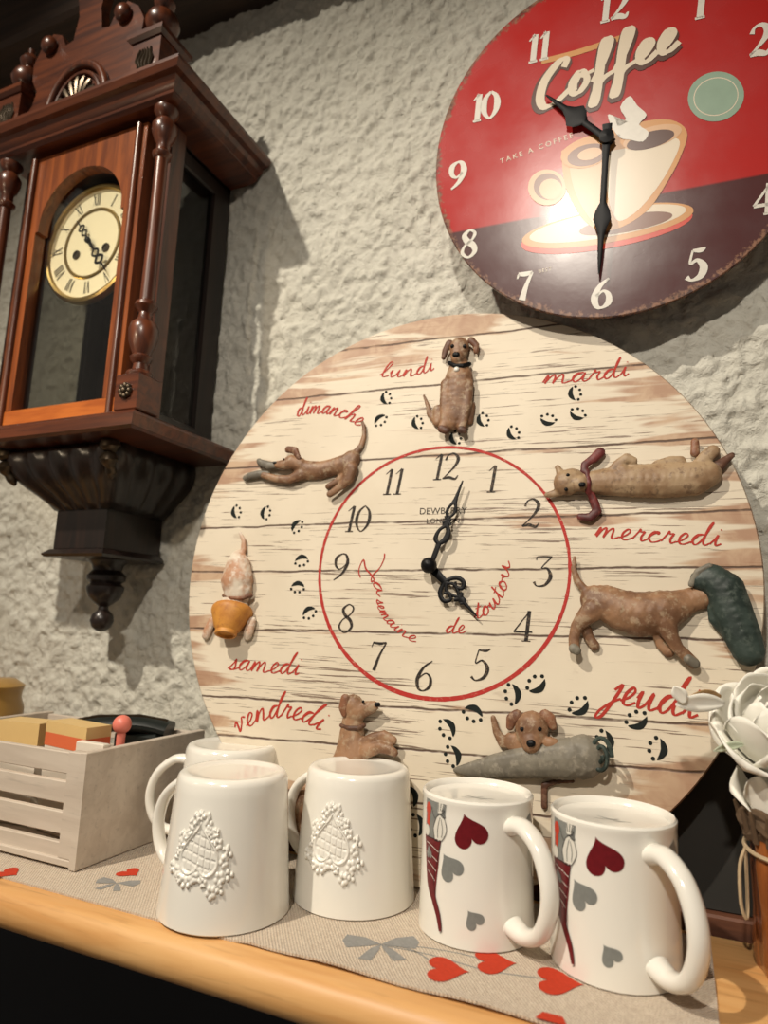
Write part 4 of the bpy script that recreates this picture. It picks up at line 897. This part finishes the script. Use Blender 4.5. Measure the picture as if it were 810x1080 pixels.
for s in (-1, 1): part('winding_hole', MB().lathe([(.0065, 0), (.0062, .0012), (.0042, .0014), (.0040, .0002), (0, .0002)], 20, Matrix.Translation((CX + s * .026, .5702, .466)) @ Matrix.Rotation(PI / 2, 4, 'X')), 'bronze', dial)
def dhand(name, ang, L, segs, y):
    ex = (math.sin(ang), math.cos(ang)); ey = (ex[1], -ex[0]); mb = MB()
    T2 = lambda s, q: (CX + (ex[0] * s + ey[0] * q) * L, y, .478 + (ex[1] * s + ey[1] * q) * L)
    for P, r in segs:
        sp = smooth_path(P, 4); rad = np.interp(np.linspace(0, 1, len(sp)), np.linspace(0, 1, len(r)), r); mb.tube([T2(*p) for p in sp], [(.0004, v_ * L) for v_ in rad], 6, flat=(0, 1, 0))
    part(name, mb, 'black', dial)
orn = [([(-.05, 0), (.3, 0)], [.06, .03]), ([(.3, 0), (.4, .09), (.52, 0)], [.03] * 2), ([(.3, 0), (.4, -.09), (.52, 0)], [.03] * 2), ([(.5, 0), (.62, .11), (.72, 0)], [.035] * 2), ([(.5, 0), (.62, -.11), (.72, 0)], [.035] * 2), ([(.68, 0), (1, 0)], [.035, .01])]
dhand('hour_hand', math.radians(-38), .046, orn, .5660); dhand('minute_hand', math.radians(143), .062, orn, .5640)
part('hand_hub', MB().ball((CX, .563, .478), .0042), 'black', dial)
part('movement', MB().box(CX - .045, CX + .045, .576, .640, .43, .53, bev=.003).box(CX - .02, CX + .02, .64, .692, .45, .51), 'bronze')
part('pendulum_rod', MB().tube([(CX, .665, .45), (CX, .665, .30)], .0022, 8).lathe([(0, -.003), (.026, -.002), (.028, 0), (.026, .002), (0, .003)], 32, Matrix.Translation((CX, .665, .30)) @ Matrix.Rotation(PI / 2, 4, 'X')), 'bronze')
# pediment
pts = [(-.104, .6445), (-.104, .672), (-.092, .684), (-.086, .705), (-.098, .725), (-.100, .752), (-.088, .775), (-.068, .790), (-.05, .782), (-.040, .762), (-.026, .765), (-.02, .80), (-.026, .83), (-.015, .86), (0, .872)]
full = pts + [(-x, z) for x, z in reversed(pts[:-1])]
ped = part('pediment', MB().prism([(CX - .012 + x, z) for x, z in full], .534, .548), 'lit_walnut' if 0 else 'walnut_h', smooth=False)
mb = MB(); Tm = Matrix.Translation((CX - .012, .533, .655)) @ Matrix.Rotation(PI / 2, 4, 'X')
ar = [(CX - .012 + .053 * math.cos(a), .530, .6475 + .066 * math.sin(a)) for a in np.linspace(0, PI, 30)]
mb.tube(ar, .0055, 10); ar2 = [(CX - .012 + .042 * math.cos(a), .531, .6475 + .054 * math.sin(a)) for a in np.linspace(0, PI, 24)]; mb.tube(ar2, .003, 8)
part('arch_moulding', mb, 'walnut', ped)
mb = MB()
for q in range(9):
    a = PI * (q + .5) / 9; mb.tube([(CX - .012 + r * math.cos(a), .531 - .002, .6475 + 1.25 * r * math.sin(a)) for r in (.006, .018, .030, .037)], [.0015, .003, .0048, .0028], 8)
mb.ball((CX - .012, .529, .655), .009, 12, 8); part('shell_carving', mb, 'bronze', ped)
for s in (-1, 1):
    part('boss', MB().ball((CX - .012 + s * .067, .530, .768), .0125, 16, 10, (1, .8, 1)), 'walnut', ped)
    bx = CX - .012 + s * .123
    p2 = part('corner_block', MB().box(bx - .0225, bx + .0225, .522, .566, .6445, .700).loft([(.700, bx - .024, bx + .024, .520, .568), (.704, bx - .0285, bx + .0285, .516, .572), (.710, bx - .0285, bx + .0285, .516, .572), (.713, bx - .024, bx + .024, .520, .568)]), 'walnut_h')
    part('corner_finial', MB().lathe([(.014, .713), (.015, .717), (.008, .720), (.008, .726), (.018, .732), (.0215, .742), (.018, .752), (.008, .757), (.0075, .762), (.012, .766), (.0135, .773), (.009, .781), (.004, .786), (.005, .792), (0, .796)], 28, Matrix.Translation((bx, .544, 0))), 'walnut', p2)
    mb = MB()
    for q in range(5): mb.tube([(bx + (q - 2) * .005 + .002 * math.sin(k * 2 + q), .521, .655 + k * .008) for k in range(5)], [.001, .0022, .003, .0022, .001], 6)
    part('carved_leaves', mb, 'bronze', p2)

# ---------------------------------------------------------------- wooden crate and what is in it
M['whitewash'] = wood('whitewashed_wood', (.62, .54, .45), (.52, .44, .36), 0, .6, .6)
KX0, KX1, KY0, KY1, KZ = -.765, -.510, .484, .655, RUN + .0006
t = empty('crate', (KX1, KY0, KZ)); tag(t, 'whitewashed slatted wooden crate on the shelf left of the mugs', 'crate')
def cp(name, x0_, x1_, y0_, y1_, z0_, z1_): return MB().box(x0_ - KX1, x1_ - KX1, y0_ - KY0, y1_ - KY0, z0_ - KZ, z1_ - KZ, bev=.0008).build(name, M['whitewash'], t)
cp('side_panel', KX1 - .008, KX1, KY0, KY1, KZ, -.130); cp('side_panel', KX0, KX0 + .008, KY0, KY1, KZ, -.130); cp('bottom_board', KX0 + .008, KX1 - .008, KY0, KY1, KZ + .002, KZ + .008)
for z in (-.232, -.2055, -.1785, -.1520):
    cp('slat', KX0 + .008, KX1 - .022, KY0 + .003, KY0 + .009, z, z + .0195); cp('slat', KX0 + .008, KX1 - .008, KY1 - .008, KY1 - .002, z, z + .0195)
cp('corner_post', KX1 - .024, KX1 - .008, KY0 + .001, KY0 + .012, KZ + .008, -.131)
M['packet_yellow'] = plain('yellow_card', (.75, .52, .22), .5, .1); M['packet_red'] = plain('orange_red_card', (.75, .16, .06), .5, .1); M['packet_white'] = plain('white_card', (.75, .68, .58), .5, .05); M['pink'] = plain('coral_plastic', (.80, .22, .16), .4, .1); M['darkgreen'] = plain('black_leatherette', (.012, .016, .014), .4, .3, 90, bump=.3)
def packet(x, y, z, w_, d_, h_, rz, band, lab):
    t = empty('packet', (x, y, z), rz); tag(t, lab, 'packet'); MB().box(-w_ / 2, w_ / 2, -d_ / 2, d_ / 2, 0, h_, bev=.001).build('carton', M['packet_white'], t)
    MB().box(-w_ / 2 - .0004, w_ / 2 + .0004, -d_ / 2 - .0004, d_ / 2 + .0004, h_ * .78, h_ * .90).build('band', M[band], t); MB().box(-w_ / 2 - .0004, w_ / 2 + .0004, -d_ / 2 - .0004, d_ / 2 + .0004, h_ * .90, h_ + .0004).build('flap', M['packet_yellow'], t)
packet(-.585, .540, KZ + .0082, .070, .028, .109, -.15, 'packet_red', 'white packet with an orange band and yellow top, standing in the crate')
packet(-.665, .545, KZ + .0082, .058, .030, .104, .1, 'packet_yellow', 'white packet with a broad yellow band, standing left in the crate')
o = MB().box(-.018, .018, -.004, .004, 0, .099, bev=.001).build('envelope', M['packet_white']); o.location = (-.533, .512, KZ + .0082); tag(o, 'small white envelope standing upright at the crate corner', 'envelope')
t = empty('pouch', (-.568, .615, KZ + .0082)); tag(t, 'black zipped pouch lying across the crate top behind the envelope', 'pouch')
mb = MB(); P = [(-.075, -.045, .092), (-.045, -.02, .099), (0, .0, .101), (.03, .012, .096)]; mb.tube(smooth_path(P, 5), [(.009, .018)] * 16, 14, flat=(0, 0, 1)); mb.box(-.03, .03, -.01, .012, 0, .095, bev=.006)
mb.build('body', M['darkgreen'], t); MB().tube([(-.07, -.048, .1015), (-.045, -.024, .1083), (0, -.004, .1105), (.028, .01, .106)], .0018, 6).build('zip', M['bronze'], t)
o = MB().ball((0, 0, .0), .0095, 20, 12).lathe([(.0045, -.112 + .0), (.0045, -.004)], 12).build('lollipop', M['pink']); o.location = (-.530, .545, KZ + .0082 + .1122); tag(o, 'round coral pink lollipop sticking up from the crate', 'lollipop')
t = empty('jar', (-.8105, .600, RUN + .0004)); tag(t, 'yellow brown ceramic jar at the far left edge behind the crate', 'jar')
M['ochre'] = plain('ochre_glaze', (.42, .24, .06), .3, .2); MB().lathe([(0, 0), (.03, 0), (.036, .01), (.0415, .06), (.0415, .11), (.037, .122), (.038, .132), (.034, .132), (.033, .12), (.036, .1), (.03, .01), (0, .008)], 36).build('body', M['ochre'], t)
MB().lathe([(.039, .132), (.040, .137), (.028, .145), (.006, .147), (.008, .155), (0, .158)], 32).build('lid', M['ochre'], t)

# ---------------------------------------------------------------- log pot with white rose
PXc, PYc = .0905, .598
M['amber'] = wood('polished_amber_wood', (.36, .115, .028), (.13, .035, .014), 2, .7, .25, .5); M['bark'] = plain('rough_bark', (.14, .085, .045), .9, .6, 120, bump=1.0); M['twine'] = plain('jute_twine', (.55, .42, .26), .9, .3, 300, bump=.6)
t = empty('plant_pot', (PXc, PYc, ZS)); tag(t, 'amber brown log pot with bark rim standing at the right end of the shelf', 'pot')
mb = MB(); seg = 48; R3 = random.Random(5); prof = [(.0, 0), (.0455, 0), (.047, .01), (.046, .04), (.0475, .07), (.0465, .092), (.040, .093), (.036, .060), (0, .058)]
mb.lathe(prof, seg)
for i, v in enumerate(mb.v):
    a = math.atan2(v[1], v[0]); r = math.hypot(v[0], v[1]); k = 1 + .035 * math.sin(5 * a + v[2] * 20) + .02 * math.sin(11 * a); mb.v[i] = (v[0] * k, v[1] * k, v[2])
mb.build('body', M['amber'], t)
mb = MB()
for z, r, rr_ in ((.094, .046, .0050), (.101, .048, .0055), (.108, .046, .0045)):
    mb.tube([(r * math.cos(a) * (1 + .04 * math.sin(7 * a + z * 300)), r * math.sin(a) * (1 + .04 * math.sin(7 * a + z * 300)), z + .002 * math.sin(9 * a)) for a in np.linspace(0, 2 * PI, 60)], rr_, 8)
for q in range(26):
    a = R3.uniform(0, 2 * PI); mb.tube([(.049 * math.cos(a), .049 * math.sin(a), .09), (.053 * math.cos(a + .05), .053 * math.sin(a + .05), .104), (.056 * math.cos(a + .08), .056 * math.sin(a + .08), .112)], [.003, .0025, .001], 6)
mb.build('bark_rim', M['bark'], t)
mb = MB(); mb.tube([(.0505 * math.cos(a), .0505 * math.sin(a), .083 + .001 * math.sin(3 * a)) for a in np.linspace(0, 2 * PI, 48)], .0016, 6)
mb.tube(smooth_path([(-.050, -.008, .083), (-.055, -.012, .070), (-.0555, -.014, .045), (-.052, -.012, .035), (-.0505, -.006, .050), (-.050, -.004, .078)], 5), .0013, 6); mb.build('twine', M['twine'], t)
M['petal'] = plain('white_petal', (.88, .86, .78), .6, .04, 30, spec=.2); M['petal_green'] = plain('pale_green_petal', (.52, .58, .44), .6, .1, 30, spec=.2); M['dryleaf'] = plain('dry_leaf', (.45, .27, .11), .7, .4, 60); M['stemg'] = plain('green_stem', (.10, .13, .05), .6, .3, 60)
t = empty('artificial_rose', (.0700, .588, -.150)); tag(t, 'white artificial rose standing in the amber log pot', 'flower')
HD = Matrix.Translation((0, -.004, .092)) @ Matrix.Rotation(.42, 4, 'X') @ Matrix.Rotation(-.25, 4, 'Y')
def petal(R_, az, la0, la1, hw, flare, T):
    mb = MB(); nu_, nv_ = 16, 14
    for j in range(nv_ + 1):
        v = j / nv_
        for i in range(nu_ + 1):
            u = (i / nu_ - .5) * 2; lat = math.radians(la0 + (la1 - la0) * v - abs(u) ** 2.4 * 26 * v); lon = az + u * math.radians(hw) * (.5 + .5 * math.sin(PI * min(1, v * .9 + .12)) ** .6)
            r = R_ * (1 + flare * max(0, v - .6) ** 1.4 * 1.6 + .07 * u * (v + .2)) + .0008 * math.sin(u * 6 + az * 3) * v
            mb.v.append(tuple(T @ Vector((r * math.cos(lat) * math.cos(lon), r * math.cos(lat) * math.sin(lon), r * .92 * math.sin(lat)))))
    for j in range(nv_):
        for i in range(nu_): a = j * (nu_ + 1) + i; mb.f.append((a, a + 1, a + nu_ + 2, a + nu_ + 1))
    return mb
for ring, (nP, R_, la1, hw, fl_) in enumerate(((3, .009, 82, 75, .0), (3, .016, 72, 72, .1), (4, .0225, 64, 60, .2), (4, .029, 54, 60, .25), (5, .0355, 44, 50, .3), (5, .041, 32, 60, .30), (5, .0475, 16, 58, .30))):
    for k in range(nP):
        o = petal(R_, 2 * PI * k / nP + ring * .8, -62, la1, hw, fl_, HD).build('petal', M['petal'], t); md = o.modifiers.new('thick', 'SOLIDIFY'); md.thickness = .0007
HC = Matrix.Translation((-.004, 0, .040)) @ Matrix.Diagonal((1, 1, 1.25, 1))
for k in range(5):
    o = petal(.026, 2 * PI * k / 5 + .3, -65, 20, 46, .5, HC).build('lower_petal', M['petal'], t); md = o.modifiers.new('thick', 'SOLIDIFY'); md.thickness = .0007
MB().tube([(0, 0, -.025), (.0, 0, .02), (0, 0, .06)], [.003, .003, .007], 8).build('stem', M['stemg'], t)
mb = MB()
for k in range(7):
    a = 2 * PI * k / 7; mb.tube(smooth_path([(0, 0, .008), (.013 * math.cos(a), .013 * math.sin(a), .014), (.025 * math.cos(a), .025 * math.sin(a), .016)], 4), [(.0008, .002), (.0008, .004), (.0008, .005), (.0008, .005), (.0008, .005), (.0008, .004), (.0008, .003), (.0008, .002), (.0005, .0006)], 8, flat=(0, 0, 1))
mb.build('calyx', M['stemg'], t)
def leafmesh(a_, b_, wid, droop=.004):
    a_, b_ = Vector(a_), Vector(b_); d_ = b_ - a_; sd = d_.cross(Vector((0, 1, .3))).normalized(); mb = MB(); n_ = 12
    for j in range(n_ + 1):
        v = j / n_; w2 = wid * math.sin(PI * min(.98, v * .93 + .05)) ** .8; c_ = a_ + d_ * v + Vector((0, 0, -droop * v * v))
        for u in (-1, -.5, 0, .5, 1): mb.v.append(tuple(c_ + sd * (u * w2) + Vector((0, -abs(u) * w2 * .35, 0))))
    for j in range(n_):
        for i in range(4): a = j * 5 + i; mb.f.append((a, a + 1, a + 6, a + 5))
    return mb
rl = (.0700, .588, -.150)
def rel(px, py, Y): r = ray(px, py); r = r * (Y / r.y); return (r.x - rl[0], r.y - rl[1], r.z - rl[2])
for nm, A_, B_, w_, mt_ in (('side_petal', rel(765, 742, .57), rel(712, 737, .56), .0075, 'petal'), ('side_petal', rel(722, 742, .56), rel(711, 718, .555), .0055, 'petal'), ('dry_leaf', rel(760, 735, .58), rel(722, 733, .565), .0065, 'dryleaf'), ('side_petal', rel(785, 785, .565), rel(752, 786, .56), .0035, 'petal_green')):
    o = leafmesh(A_, B_, w_).build(nm, M[mt_], t); md = o.modifiers.new('thick', 'SOLIDIFY'); md.thickness = .0006
